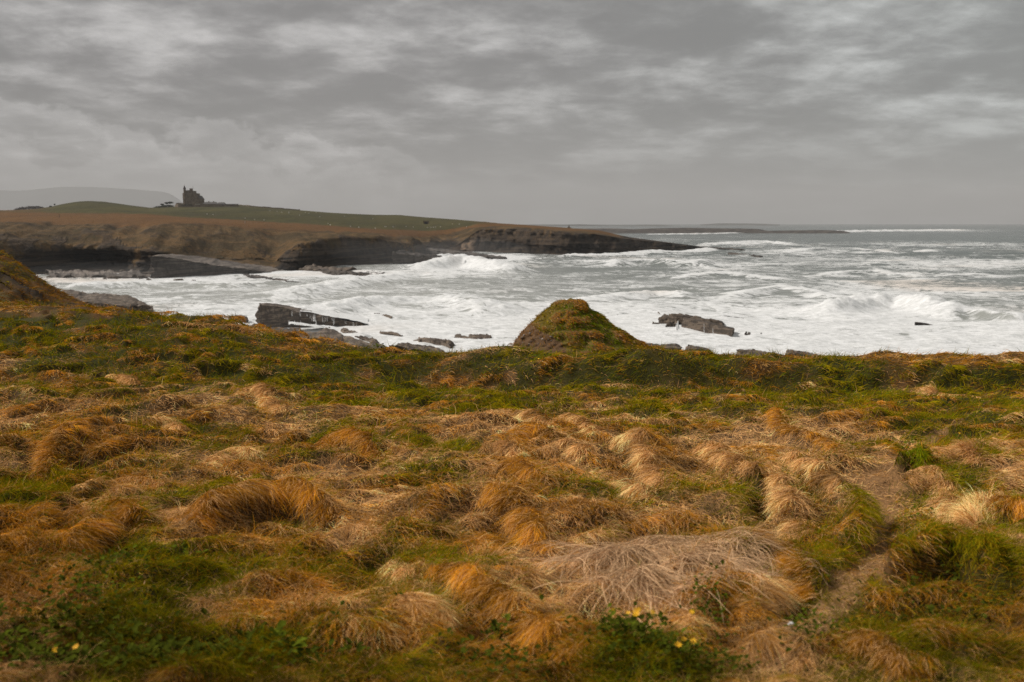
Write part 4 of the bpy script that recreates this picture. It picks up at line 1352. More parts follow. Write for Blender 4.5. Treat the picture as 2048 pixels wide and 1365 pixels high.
# ------------------------------------------------------------------ brown bluff on the left, beyond the meadow
def make_bluff():
    X = np.array([-420, -250, -120, 0, 20, 60, 100, 130, 152, 175, 200, 240], float)
    top = np.array([400, 425, 460, 503, 514, 545, 572, 588, 600, 611, 622, 640], float)
    n = 220
    t = np.linspace(X[0], X[-1], n)
    y = np.interp(t, X, top)
    rows = []
    d0 = np.interp(t, [-420, 0, 240], [76, 72, 66])
    for off, dn in ((14, 30), (6, 6), (0, 0), (-3, 9), (-7, 30), (-10, 56), (-13, 85), (-16, 130), (-20, 220)):
        rows.append(at(t, y + dn, d0 + off))
    G = []
    for a, b in zip(rows[:-1], rows[1:]):
        for k in range(12):
            G.append(a + (b - a) * k / 12)
    G.append(rows[-1])
    G = np.array(G)
    x, yy, z = G[..., 0], G[..., 1], G[..., 2]
    R = np.repeat(np.arange(len(G))[:, None] / 12.0, n, 1)
    face = sstep(2.05, 2.6, R)
    T = np.repeat(t[None], len(G), 0)
    # slips: ledges running down to the right, dark earth beneath
    s = (to_px(G)[1] - np.interp(T, X, top))
    band = np.maximum(np.exp(-((s - np.interp(T, [-100, 0, 60, 120, 160], [55, 52, 48, 30, 14])) / 7) ** 2),
                      .8 * np.exp(-((s - np.interp(T, [60, 110, 150, 170], [70, 42, 18, 8])) / 5) ** 2))
    band *= sstep(-.5, .3, fbm(x / 1.6, z / 1.2, 3, 7) + .35)
    G[..., 1] += 1.3 * band
    G[..., 2] += face * (.35 * fbm(x / 1.2, yy / 1.2, 4, 13)) + .12 * fbm(x / .6, yy / .6, 3, 14)
    slip = np.clip(band * 1.2 + sstep(.2, .5, fbm(x / 2.4, z / 1.4, 4, 17)) * sstep(100, 150, T) * .7, 0, 1)
    tint = np.empty(G.shape)
    nz = fbm(x / 1.5, yy / 1.5 + z / 2, 4, 23)
    a = np.array([.145, .070, .022]); b = np.array([.085, .062, .016]); c = np.array([.040, .027, .017])
    f = sstep(-.15, .35, nz)[..., None]
    tint = a * (1 - f) + b * f
    tint = tint * (1 - slip[..., None]) + c * slip[..., None]
    me = np_mesh('bluff', G.reshape(-1, 3), [grid_faces(len(G), n)[:, ::-1]], colors=tint.reshape(-1, 3))
    tag(link('grassy_bluff', me, M['meadow']), kind='structure')
    return G, slip


BLUFF = make_bluff()

# ------------------------------------------------------------------ the meadow on the cliff top
EX = np.array([-16, -12, -10.5, -9, -7.5, -6, -4.9, -4.0, -2.7, -1.5, -.6, 0, 1.0, 2.2, 3.2, 4.2, 5.4, 6.8, 8.2, 9.5, 16.0])
EPX = np.array([594, 600, 604, 610, 618, 632, 640, 662, 689, 703, 699, 703, 706, 694, 703, 706, 711, 707, 711, 708, 708], float)   # where the turf edge shows


def edge_y(x):
    return np.interp(x, [-16, -10, -6, -3, 0, 6, 16], [22.5, 20.5, 18.6, 17.0, 16.2, 15.8, 15.4])


def edge_drop(x):
    return np.interp(x, EX, (EPX - 446) / FPX * edge_y(EX)) + .02


WIND = np.array([.30, -.95])


def base_z(x, y):
    """broad shape of the meadow, without tussocks"""
    x = np.asarray(x, float); y = np.asarray(y, float)
    ye = edge_y(x)
    plain = np.interp(y, [-5, 0, 3, 6, 10, 14, 25], [1.5, 1.54, 1.62, 1.80, 2.06, 2.33, 2.95])
    plain = plain - .10 * sstep(-1, -5, x) * sstep(4, 9, y) - .05 * sstep(2, 5, x) * sstep(3, 6, y) * sstep(11, 8, y)
    plain = plain + .17 * np.exp(-((y - ye + 2.0) / .55) ** 2) * sstep(-3.2, -1.2, x) + .12 * np.exp(-((y - 13.5) / .7) ** 2) * sstep(-4, -6, x)
    w0 = np.interp(x, [-8, -5, -3, -1.5, 0, 6], [10.0, 7.0, 3.6, 1.7, 1.40, 1.5])
    w1 = np.interp(x, [-8, -5, -3, -1.5, 0, 6], [1.0, 1.0, .9, .95, .95, .9])
    k = sstep(ye - w0, ye - w1, y)
    drop = plain * (1 - k) + edge_drop(x) * k
    over = np.clip(y - ye, 0, None)
    drop = drop + np.interp(over, [0, .3, 1, 4, 14, 60, 100], [0, .08, .9, 5.2, 9.5, 14.6, 17.5])
    drop = drop - .05 * fbm(x / 1.3, y / 1.3, 3, 71) * sstep(ye + 1, ye - .4, y)
    return EYE - drop


def ground_at(X, Y):
    """ground point seen at photo pixel X, Y (march along the sight line)"""
    r = ray(X, Y); r = r / r[..., 1:2]
    yy = np.linspace(2.0, 24, 900)
    res = np.empty(r.shape)
    for i in np.ndindex(r.shape[:-1]):
        x = r[i][0] * yy; z = EYE + r[i][2] * yy
        below = np.where(z < base_z(x, yy))[0]
        k = below[0] if len(below) else len(yy) - 1
        res[i] = (x[k], yy[k], z[k])
    return res


# tussock ridges: photo polyline, height, hair length, side the hair falls to (+1 = towards the viewer), shade, label
RIDGES = [
    ([(1452, 974), (1480, 968), (1515, 980), (1548, 972), (1562, 1000), (1578, 1040), (1600, 1092)], .22, .17, 1, 'straw', 'long pale curl of combed grass shaped like a breaking wave, left of the path'),
    ([(1556, 932), (1590, 945), (1625, 966), (1668, 992), (1716, 1012)], .22, .17, 1, 'straw', 'pale crest of combed grass running down to the bend of the path'),
    ([(1690, 1000), (1722, 1024), (1738, 1062), (1732, 1105)], .28, .14, -1, 'olive', 'dark green lip of turf overhanging the left side of the path'),
    ([(1548, 830), (1562, 862), (1590, 876), (1640, 886), (1684, 908)], .13, .17, 1, 'rust', 'zigzag ridge of rusty grass beyond the pale thatch'),
    ([(1396, 912), (1430, 918), (1470, 945), (1490, 962)], .14, .2, 1, 'straw', 'drooping straw tuft just above the long pale curl'),
    ([(1492, 1070), (1500, 1105), (1530, 1132)], .17, .22, -1, 'straw', 'pale hanging tuft at the left of the forked tussock'),
    ([(1540, 1100), (1580, 1112), (1606, 1150), (1622, 1188)], .15, .22, 1, 'rust', 'brown forked tussock drooping towards the path'),
    ([(1560, 1150), (1530, 1185), (1510, 1230)], .14, .24, -1, 'straw', 'loose straw tussock under the forked one, beside dark bare soil'),
    ([(1716, 1188), (1760, 1168), (1830, 1158), (1900, 1152), (1960, 1172), (2020, 1190)], .34, .11, 1, 'olive', 'broad turf brow with a black undercut at lower right'),
    ([(1932, 1090), (1950, 1056), (1985, 1040)], .20, .19, -1, 'straw', 'pale hooked tussock above the broad turf brow'),
    ([(1975, 1036), (2010, 1050), (2060, 1060)], .14, .17, 1, 'rust', 'brown tussock running out of the frame right of the pale hooked one'),
    ([(1788, 965), (1812, 955), (1850, 968)], .30, .11, 1, 'green', 'green tussock with a black hollow right of the path'),
    ([(1860, 945), (1890, 932), (1925, 934), (1950, 952)], .14, .19, 1, 'straw', 'smooth straw dome of grass standing on green turf right of the path'),
    ([(1810, 985), (1850, 972), (1895, 985), (1930, 1010)], .12, .17, 1, 'straw', 'thin pale crest below the green tussock with the black hollow'),
    ([(1870, 1020), (1900, 1010), (1930, 1050)], .12, .2, 1, 'straw', 'small combed tuft between the thin pale crest and the pale hooked tussock'),
    ([(395, 1062), (440, 1036), (520, 1012), (600, 1010), (660, 1040)], .28, .22, 1, 'rust', 'big rusty tussock with a dark hole and bright grass under it'),
    ([(150, 1098), (200, 1062), (245, 1040), (282, 1068)], .22, .22, 1, 'rust', 'brown two humped tussock at lower left'),
    ([(85, 948), (120, 910), (170, 880), (230, 872)], .22, .19, -1, 'rust', 'long brown ridge of grass climbing up from the left edge'),
    ([(636, 895), (680, 884), (730, 905), (770, 930)], .15, .21, 1, 'rust', 'arched brown tussock left of the pale centre'),
    ([(425, 925), (470, 908), (530, 918)], .12, .19, 1, 'straw', 'low straw tussock left of the arched brown one'),
    ([(480, 800), (520, 795), (560, 825)], .14, .22, 1, 'straw', 'pale windblown plume of grass at left centre'),
    ([(205, 760), (245, 755), (270, 775)], .14, .19, 1, 'straw', 'pale bushy tuft at upper left'),
    ([(290, 862), (330, 852), (370, 880)], .13, .2, 1, 'straw', 'fluffy straw tuft below the pale bushy one'),
    ([(960, 850), (1010, 846), (1060, 850), (1095, 870)], .13, .2, 1, 'straw', 'pale swept tuft at the back of the centre group'),
    ([(1015, 892), (1060, 878), (1110, 890)], .14, .2, 1, 'rust', 'rounded brown tuft in the middle of the centre group'),
    ([(1130, 845), (1165, 865), (1200, 880)], .13, .19, 1, 'straw', 'tuft falling to the right at the far edge of the centre group'),
    ([(965, 925), (1000, 918), (1040, 935)], .14, .21, 1, 'straw', 'sleek combed tuft at the left of the centre group'),
    ([(1085, 930), (1130, 918), (1175, 935)], .12, .19, 1, 'straw', 'low pale crest in front of the rounded brown tuft'),
    ([(1230, 900), (1285, 920), (1310, 960), (1330, 1000)], .22, .21, 1, 'straw', 'long sweeping mane of grass at right of the centre group'),
    ([(1000, 970), (1040, 965), (1075, 985)], .15, .21, 1, 'rust', 'rusty hump in front of the sleek combed tuft'),
    ([(960, 1010), (1010, 1015), (1060, 1050), (1090, 1090)], .16, .21, 1, 'rust', 'large rust brown tussock left of the straw heap'),
    ([(1200, 985), (1250, 975), (1290, 1010)], .14, .21, 1, 'straw', 'soft pale tussock above the straw heap'),
    ([(1640, 1296), (1700, 1290), (1760, 1320), (1830, 1350)], .10, .14, 1, 'rust', 'blurred brown tussock cut by the bottom edge at right'),
    ([(1490, 1290), (1545, 1280), (1600, 1310)], .15, .22, 1, 'straw', 'soft straw tussock near the bottom edge left of the blurred brown one'),
    ([(810, 1245), (850, 1225), (890, 1240)], .15, .21, 1, 'straw', 'shaggy pale tuft like a bowed head near the bottom centre'),
    ([(770, 1130), (800, 1122), (835, 1140)], .13, .16, 1, 'straw', 'small pale cap of grass on green turf at lower centre'),
    ([(860, 1132), (920, 1150), (1000, 1210), (1080, 1270), (1130, 1320)], .16, .2, 1, 'rust', 'long orange ridge of grass running down to the bottom centre'),
    ([(1830, 790), (1880, 795), (1960, 797)], .1, .14, 1, 'straw', 'thin pale crest of grass along the sunken track at far right'),
    ([(1440, 705), (1490, 700), (1535, 708)], .10, .16, 1, 'rust', 'rusty cap of grass on the turf edge in front of the split ledge'),
    ([(1270, 695), (1300, 692), (1322, 706)], .10, .16, 1, 'rust', 'rusty tuft on the turf edge just right of the mound'),
    ([(390, 652), (440, 640), (500, 645), (540, 660)], .10, .16, 1, 'rust', 'rusty crest of grass on the turf edge in front of the cascades'),
    ([(560, 672), (620, 672), (690, 690)], .09, .16, 1, 'rust', 'rusty cap of grass along the turf edge right of the rusty crest'),
]
SHADE = {'straw': (.70, .395, .160), 'rust': (.41, .172, .013), 'olive': (.255, .180, .005), 'green': (.135, .160, .004)}
for R_ in RIDGES:
    pass
RID = []
for line, H, L, side, shade, lab in RIDGES:
    px = np.array(line, float)
    # a smooth line through the photo points
    t = np.linspace(0, len(px) - 1, 6 * (len(px) - 1) + 1)
    sx = np.interp(t, np.arange(len(px)), px[:, 0]); sy = np.interp(t, np.arange(len(px)), px[:, 1])
    RID.append(dict(P=ground_at(sx, sy)[:, :2], H=H * .72, L=L * .70, side=side, shade=shade, label=lab))

# many smaller tussocks nobody would list one by one
SMALL = []
rs = np.random.default_rng(21)
while len(SMALL) < 700:
    y = 3.0 + 15.5 * rs.random() ** 1.25
    x = rs.uniform(-.60, .60) * y
    if y > edge_y(x) - .35:
        continue
    X, Y = to_px(np.array([x, y, float(base_z(x, y))]))
    path = abs(X - np.interp(Y, [770, 840, 880, 950, 1000, 1100, 1180, 1365], [1980, 1905, 1860, 1740, 1760, 1760, 1690, 1600]))
    if Y > 800 and path < np.interp(Y, [800, 900, 960, 1100, 1300], [30, 60, 130, 90, 130]):
        continue
    if 1420 < X < 1640 and 850 < Y < 905 and rs.random() < .7:
        continue
    a = math.atan2(WIND[1], WIND[0]) + math.pi / 2 + rs.normal(0, .75)
    L = rs.uniform(.12, .46)
    dvec = np.array([math.cos(a), math.sin(a)]) * L
    c = np.array([x, y])
    bend = np.array([-dvec[1], dvec[0]]) * rs.uniform(-.7, .7)
    SMALL.append(dict(P=np.array([c - dvec, c - dvec * .5 + bend * .7, c + bend * rs.uniform(-.4, .4), c + dvec * .5 - bend * .7 * rs.uniform(-.6, 1), c + dvec]), H=rs.uniform(.03, .085), L=rs.uniform(.06, .12), side=1, small=True))


def ridge_field(P, R):
    """signed distance to the ridge (+ on the side the hair falls to) and position along it"""
    s, t = seg_dist(P, R['P'])
    return s * R['side'], t


def relief(x, y):
    P = np.stack([np.ravel(x), np.ravel(y)], -1)
    h = np.zeros(len(P))
    ye = edge_y(P[:, 0])
    lump = fbm(P[:, 0] / .42, P[:, 1] / .42, 3, 81)
    big = fbm(P[:, 0] / 1.1, P[:, 1] / .8, 2, 83)
    on = sstep(ye + .6, ye - .2, P[:, 1])
    pathm = path_mask(P[:, 0], P[:, 1])
    h += on * (.060 * lump + .105 * big) * (1 - .8 * pathm)
    add = np.zeros(len(P))
    for R in RID + SMALL:
        lo, hi = R['P'].min(0) - .7, R['P'].max(0) + .7
        k = np.where((P[:, 0] > lo[0]) & (P[:, 0] < hi[0]) & (P[:, 1] > lo[1]) & (P[:, 1] < hi[1]))[0]
        if not len(k):
            continue
        s, t = ridge_field(P[k], R)
        end = sstep(-.02, .18, t) * sstep(1.02, .82, t) * .75 + .25
        L = .16 if 'small' not in R else .10
        prof = np.where(s < 0, np.exp(-(s / L) ** 2), np.exp(-(s / .055) ** 2))
        add[k] = np.maximum(add[k], R['H'] * prof * end)
        hollow = np.exp(-((s - .14) / .09) ** 2) * end
        h[k] -= .48 * R['H'] * hollow
    return (h + add * (1 - .85 * pathm)).reshape(np.shape(x))


PATH = ground_at(np.array([1985, 1905, 1850, 1790, 1750, 1752, 1768, 1740, 1680, 1600, 1520]), np.array([800, 850, 890, 925, 960, 1020, 1090, 1150, 1200, 1260, 1340.]))[:, :2]
THATCH = [(1640, 905, 130, 45), (1730, 950, 90, 40), (1470, 880, 120, 40), (1340, 880, 90, 26)]


def path_mask(x, y):
    P = np.stack([np.ravel(x), np.ravel(y)], -1)
    s, t = seg_dist(P, PATH)
    wd = np.interp(t, np.linspace(0, 1, 11), [.03, .04, .06, .12, .21, .13, .09, .13, .14, .08, .04])
    m = sstep(1.5, .6, np.abs(s) / wd + .9 * fbm(P[:, 0] / .2, P[:, 1] / .2, 2, 5))
    return m.reshape(np.shape(x))


def ground_z(x, y):
    return base_z(x, y) + relief(x, y)


# height field sampled once, then looked up
GXs = np.arange(-13.5, 13.51, .045)
NEAR = np.arange(1.6, 23.0, .045)
FARY = np.array([23.6, 24.5, 26, 28, 31, 36, 44, 56, 72, 92, 118])
HX, HY = np.meshgrid(GXs, NEAR)
HZ = ground_z(HX, HY)


def gz(x, y):
    i = np.clip((np.asarray(y) - NEAR[0]) / .045, 0, len(NEAR) - 1.001)
    j = np.clip((np.asarray(x) - GXs[0]) / .045, 0, len(GXs) - 1.001)
    a, b = i.astype(int), j.astype(int)
    fy, fx = i - a, j - b
    return (HZ[a, b] * (1 - fx) + HZ[a, b + 1] * fx) * (1 - fy) + (HZ[a + 1, b] * (1 - fx) + HZ[a + 1, b + 1] * fx) * fy


# colour zones of the turf, as they lie on the ground
ZONE = [  # photo x, y, rx, ry, (straw, rust, green) weights
    (150, 665, 230, 40, (.05, .2, 1.1)), (560, 655, 200, 16, (.5, 1.0, .1)), (500, 700, 260, 26, (.15, .5, .9)), (120, 615, 200, 14, (.3, 1.0, .15)),
    (420, 750, 320, 34, (.15, .35, 1.0)), (900, 745, 180, 26, (.05, .2, 1.2)), (1300, 745, 260, 30, (.1, .35, 1.2)), (1750, 745, 260, 26, (.15, .5, 1.1)),
    (1950, 720, 120, 14, (.5, 1.1, .2)), (1820, 712, 120, 10, (.5, 1.1, .2)), (1100, 775, 300, 18, (.35, .3, .8)), (1500, 795, 260, 22, (.2, .35, .9)), (1850, 800, 220, 30, (.2, .45, 1.0)),
    (850, 790, 220, 26, (.35, .4, .8)), (220, 790, 220, 40, (.75, .6, .5)), (520, 815, 130, 30, (1.0, .5, .3)), (100, 860, 140, 50, (.8, .7, .25)),
    (230, 930, 220, 50, (.55, .9, .35)), (560, 860, 200, 30, (.55, .6, .6)), (800, 870, 240, 30, (.8, .6, .4)), (1050, 900, 230, 60, (1.1, .55, .2)), (600, 980, 260, 40, (1.0, .6, .3)),
    (800, 1020, 220, 60, (1.1, .65, .12)), (500, 1060, 140, 40, (.7, 1.0, .2)), (1150, 1010, 140, 40, (.6, .9, .5)), (1280, 1150, 210, 90, (1.3, .4, .08)), (1480, 1040, 110, 60, (.8, .5, .5)),
    (1570, 885, 160, 40, (1.2, .5, .12)), (1740, 960, 70, 60, (1.2, .5, .1)), (1640, 1080, 90, 60, (.2, .5, 1.0)), (1900, 880, 160, 50, (.25, .5, 1.0)), (1900, 1010, 150, 50, (.5, .5, .7)),
    (1880, 1110, 170, 40, (.35, .6, .9)), (1850, 1230, 180, 60, (.08, .45, .9)), (1980, 1290, 120, 70, (.4, .9, .25)), (1650, 1220, 80, 40, (.4, .5, .6)), (1680, 1310, 120, 40, (.4, 1., .4)),
    (100, 1010, 160, 40, (.25, .4, .9)), (150, 1150, 260, 70, (.35, .7, .6)), (120, 1300, 260, 80, (.10, .3, .75)), (450, 1250, 240, 90, (.25, .55, .75)), (700, 1150, 200, 50, (.5, .7, .5)),
    (900, 1280, 160, 60, (.4, .8, .5)), (1100, 1300, 140, 60, (.3, 1.1, .35)), (1300, 1300, 130, 40, (.35, .4, .9)), (1450, 1330, 120, 40, (.7, .8, .3)), (640, 1240, 60, 110, (.8, .6, .3)),
    (560, 1085, 90, 22, (.15, .2, 1.2)), (830, 1075, 110, 26, (.3, .4, 1.0)),
]


def zone(x, y, z):
    X, Y = to_px(np.stack([x, y, z], -1))
    w = np.zeros((len(X), 3)) + np.array([.4, .5, .45]) * .25
    for a, b, rx, ry, v in ZONE:
        g = np.exp(-((X - a) / rx) ** 2 - ((Y - b) / ry) ** 2)
        w += g[:, None] * np.array(v) * np.array([.95, 1, 1.25])
    n = np.stack([fbm(x / .55, y / .55, 4, 101), fbm(x / .5, y / .5, 4, 131), fbm(x / .45, y / .5, 4, 161)], -1)
    w = np.clip(w * (1 + 1.9 * n), .01, None) ** 2.0
    return w / w.sum(1, keepdims=True)


GROWTH_VIGNETTE = [(90, 1310, 300, 130, .55), (430, 1360, 320, 70, .62), (1900, 1270, 220, 110, .50), (1310, 1330, 150, 50, .65), (980, 1350, 160, 60, .70), (60, 1120, 140, 60, .8), (1660, 1350, 160, 40, .7)]  # patches of darker growth, with corner falloff painted into the grass tint


def growth_vignette(x, y, z):
    """dark growth plus vignette dimming painted into blade colour: 1 = full tone, less = darker"""
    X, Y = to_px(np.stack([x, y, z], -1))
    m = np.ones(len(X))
    for a, b, rx, ry, v in GROWTH_VIGNETTE:
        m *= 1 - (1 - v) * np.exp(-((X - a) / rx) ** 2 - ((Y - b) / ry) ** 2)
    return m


C_STRAW, C_RUST, C_GREEN, C_OLIVE = (np.array(SHADE[k]) for k in ('straw', 'rust', 'green', 'olive'))


def make_ground():
    Yall = np.concatenate([NEAR, FARY])
    Z = np.concatenate([HZ, base_z(*np.meshgrid(GXs, FARY))])
    XX, YY = np.meshgrid(GXs, Yall)
    sp = np.clip((YY - 16) / 40, 0, None)
    XX = XX * (1 + sp * 1.2)                       # the cliff widens below the edge
    w = zone(XX.ravel(), YY.ravel(), Z.ravel())
    tint = w[:, :1] * np.array([.150, .085, .038]) + w[:, 1:2] * np.array([.095, .046, .013]) + w[:, 2:] * np.array([.040, .040, .007])
    pm = path_mask(XX, YY).ravel()[:, None]
    bare = np.array([.30, .155, .060])
    tint = tint * (1 - pm * .8) + bare * pm * .8
    edge = sstep(.2, 1.2, (YY - edge_y(XX)).ravel())[:, None]
    tint = tint * (1 - edge) + np.array([.055, .04, .026]) * edge
    V = np.stack([XX, YY, Z], -1).reshape(-1, 3)
    F = grid_faces(len(Yall), len(GXs))
    fx, fy = V[F[:, 0], 0], V[F[:, 0], 1]
    F = F[(np.abs(fx) < .58 * fy + 2.4) | (fy > 22.5)]
    used = np.unique(F)
    remap = np.zeros(len(V), np.int64); remap[used] = np.arange(len(used))
    me = np_mesh('meadow_ground', V[used], [remap[F]], colors=tint[used])
    tag(link('meadow_ground', me, M['meadow']), kind='structure')


make_ground()


def blades(name, root, dirv, length, width, droop, nseg, color, tipmix=.25, clear=.012, flat=.5, seed=0, collide=True, mat='blade', parent=None, origin=None):
    """ribbons grown step by step: start along dirv, bow under their weight, never pass through the turf"""
    r = np.random.default_rng(seed)
    n = len(root)
    p = root.copy()
    d = dirv / np.linalg.norm(dirv, axis=1)[:, None]
    up = np.array([0, 0, 1.0])
    rnd = r.normal(0, 1, (n, 3))
    side = np.cross(d, up * flat + rnd * (1 - flat))
    side /= np.linalg.norm(side, axis=1)[:, None] + 1e-6
    step = (length / nseg)[:, None]
    pts, cols = [], []
    curl = r.normal(0, .10, (n, 2))
    for k in range(nseg + 1):
        f = k / nseg
        wv = width * (1 - .35 * f if k < nseg else .0)
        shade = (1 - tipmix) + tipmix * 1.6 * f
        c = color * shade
        if k < nseg:
            pts += [p - side * wv[:, None] / 2, p + side * wv[:, None] / 2]
            cols += [c, c]
        else:
            pts.append(p.copy()); cols.append(c)
        d = d + np.concatenate([curl, -np.ones((n, 1)) * droop[:, None]], 1)
        d /= np.linalg.norm(d, axis=1)[:, None]
        p = p + d * step
        if collide:
            g = gz(p[:, 0], p[:, 1]) + clear * (1 + .8 * ((np.arange(n) * 0.618) % 1))
            lift = np.maximum(g - p[:, 2], 0)
            p[:, 2] += lift
    m = 2 * nseg + 1
    V = np.stack(pts, 1).reshape(-1, 3)
    Cc = np.clip(np.stack(cols, 1).reshape(-1, 3), 0, 1)
    b = np.arange(n)[:, None] * m
    quads = np.concatenate([b + np.array([[2 * k, 2 * k + 1, 2 * k + 3, 2 * k + 2]]) for k in range(nseg - 1)]) if nseg > 1 else np.zeros((0, 4), int)
    tris = b + np.array([[2 * nseg - 2, 2 * nseg - 1, 2 * nseg]])
    if origin is not None:
        V = V - np.asarray(origin)
    me = np_mesh(name, V, [quads, tris], colors=Cc)
    o = link(name, me, M[mat], parent)
    if origin is not None:
        o.location = origin
    return o


def strands(name, root, dirv, length, width, droop, npts, color, seed=0, clear=.004):
    """the same growth as blades(), stored as hair curves"""
    r = np.random.default_rng(seed)
    n = len(root)
    p = root.copy(); d = dirv / np.linalg.norm(dirv, axis=1)[:, None]
    step = (length / (npts - 1))[:, None]
    curl = r.normal(0, .14, (n, 2))
    pts = []
    for k in range(npts):
        pts.append(p.copy())
        d = d + np.concatenate([curl, -np.ones((n, 1)) * droop[:, None]], 1)
        d /= np.linalg.norm(d, axis=1)[:, None]
        p = p + d * step
        g = gz(p[:, 0], p[:, 1]) + clear * (1 + .8 * ((np.arange(n) * 0.618) % 1))
        p[:, 2] += np.maximum(g - p[:, 2], 0)
    hc = bpy.data.hair_curves.new(name)
    hc.add_curves([npts] * n)
    hc.attributes['position'].data.foreach_set('vector', np.stack(pts, 1).astype(np.float32).ravel())
    ra = hc.attributes.get('radius') or hc.attributes.new('radius', 'FLOAT', 'POINT')
    prof = np.linspace(1, .12, npts)
    ra.data.foreach_set('value', (width[:, None] * .5 * prof[None]).astype(np.float32).ravel())
    ca = hc.attributes.new('tint', 'FLOAT_COLOR', 'POINT')
    c4 = np.ones((n, npts, 4), np.float32)
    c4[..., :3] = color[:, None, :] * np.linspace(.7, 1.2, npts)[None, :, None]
    ca.data.foreach_set('color', np.clip(c4, 0, 1).ravel())
    o = bpy.data.objects.new(name, hc)
    COL.objects.link(o)
    hc.materials.append(M['blade'])
    return o


def wind_at(x, y):
    a = math.atan2(WIND[1], WIND[0]) + .75 * fbm(x / 1.2, y / 1.2, 2, 201) * 2 + .25 * fbm(x / .3, y / .3, 2, 205)
    return np.stack([np.cos(a), np.sin(a)], -1)


def lod(y):
    return np.interp(y, [3, 6, 10, 16, 22], [.0018, .0030, .0046, .0070, .0090])


def scatter(n, seed, power=1.0, y0=2.9, y1=21.0):
    r = np.random.default_rng(seed)
    out = np.zeros((0, 2))
    while len(out) < n:
        # even over the picture rather than over the ground
        t = r.random(n)
        y = 1 / ((1 / y0) * (1 - t) + (1 / y1) * t) if power == 0 else (y0 ** (-power) * (1 - t) + y1 ** (-power) * t) ** (-1 / power)
        x = r.uniform(-1, 1, n) * (.545 * y + .45)
        k = y < edge_y(x) + .12
        out = np.concatenate([out, np.stack([x[k], y[k]], -1)])
    return out[:n]


def make_turf():
    r = np.random.default_rng(31)
    n = 470000
    q = scatter(n, 32, .35)
    e = scatter(70000, 34, .35)
    sg = np.sign(e[:, 0]); f = np.abs(e[:, 0]) / (.545 * e[:, 1] + .45)
    e[:, 0] = sg * (.545 * e[:, 1] + .45 + 1.5 * f)
    q = np.concatenate([q, e[e[:, 1] < edge_y(e[:, 0])]])
    x, y = q[:, 0], q[:, 1]
    n = len(x)
    pm = path_mask(x, y)
    keep = r.random(n) > pm * .86
    x, y, pm = x[keep], y[keep], pm[keep]
    n = len(x)
    z = gz(x, y)
    w = zone(x, y, z)
    pick = r.random(n)
    kind = np.where(pick < w[:, 0], 0, np.where(pick < w[:, 0] + w[:, 1], 1, 2))
    # tufts: blades lean together and stand taller in clumps
    clump = fbm(x / .10, y / .10, 2, 211)
    L = np.choose(kind, [.085, .085, .075]) * (1 + .85 * clump) * r.uniform(.55, 1.4, n)
    L *= np.interp(y, [3, 8, 16], [.85, 1.05, 1.35])
    wd = wind_at(x, y)
    flat = np.choose(kind, [1.5, 1.05, .62]) * r.uniform(.6, 1.3, n)
    ax = r.normal(0, 1, (n, 2)) * np.choose(kind, [.75, .5, .33])[:, None]
    dirv = np.concatenate([wd * flat[:, None] + ax, np.full((n, 1), .62)], 1)
    col = np.choose(kind[:, None], [C_STRAW, C_RUST, C_GREEN]) * r.uniform(.6, 1.25, n)[:, None]
    tone = np.exp(.85 * fbm(x / .15, y / .15, 3, 221) + .65 * fbm(x / .05, y / .05, 2, 223))
    mixg = (kind == 2) & (r.random(n) < .55)
    col[mixg] = C_OLIVE * r.uniform(.7, 1.3, mixg.sum())[:, None]
    dry = (kind == 1) & (r.random(n) < .25)
    col[dry] = (.52, .30, .10)
    col = col * (tone * growth_vignette(x, y, z))[:, None]
    width = lod(y) * r.uniform(.7, 1.3, n)
    root = np.stack([x, y, z - .004], -1)
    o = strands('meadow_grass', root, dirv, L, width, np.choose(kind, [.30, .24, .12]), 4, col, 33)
    tag(o, 'short windblown grass of the cliff top meadow, green turning to rust and straw', 'grass', None, 'stuff')


make_turf()


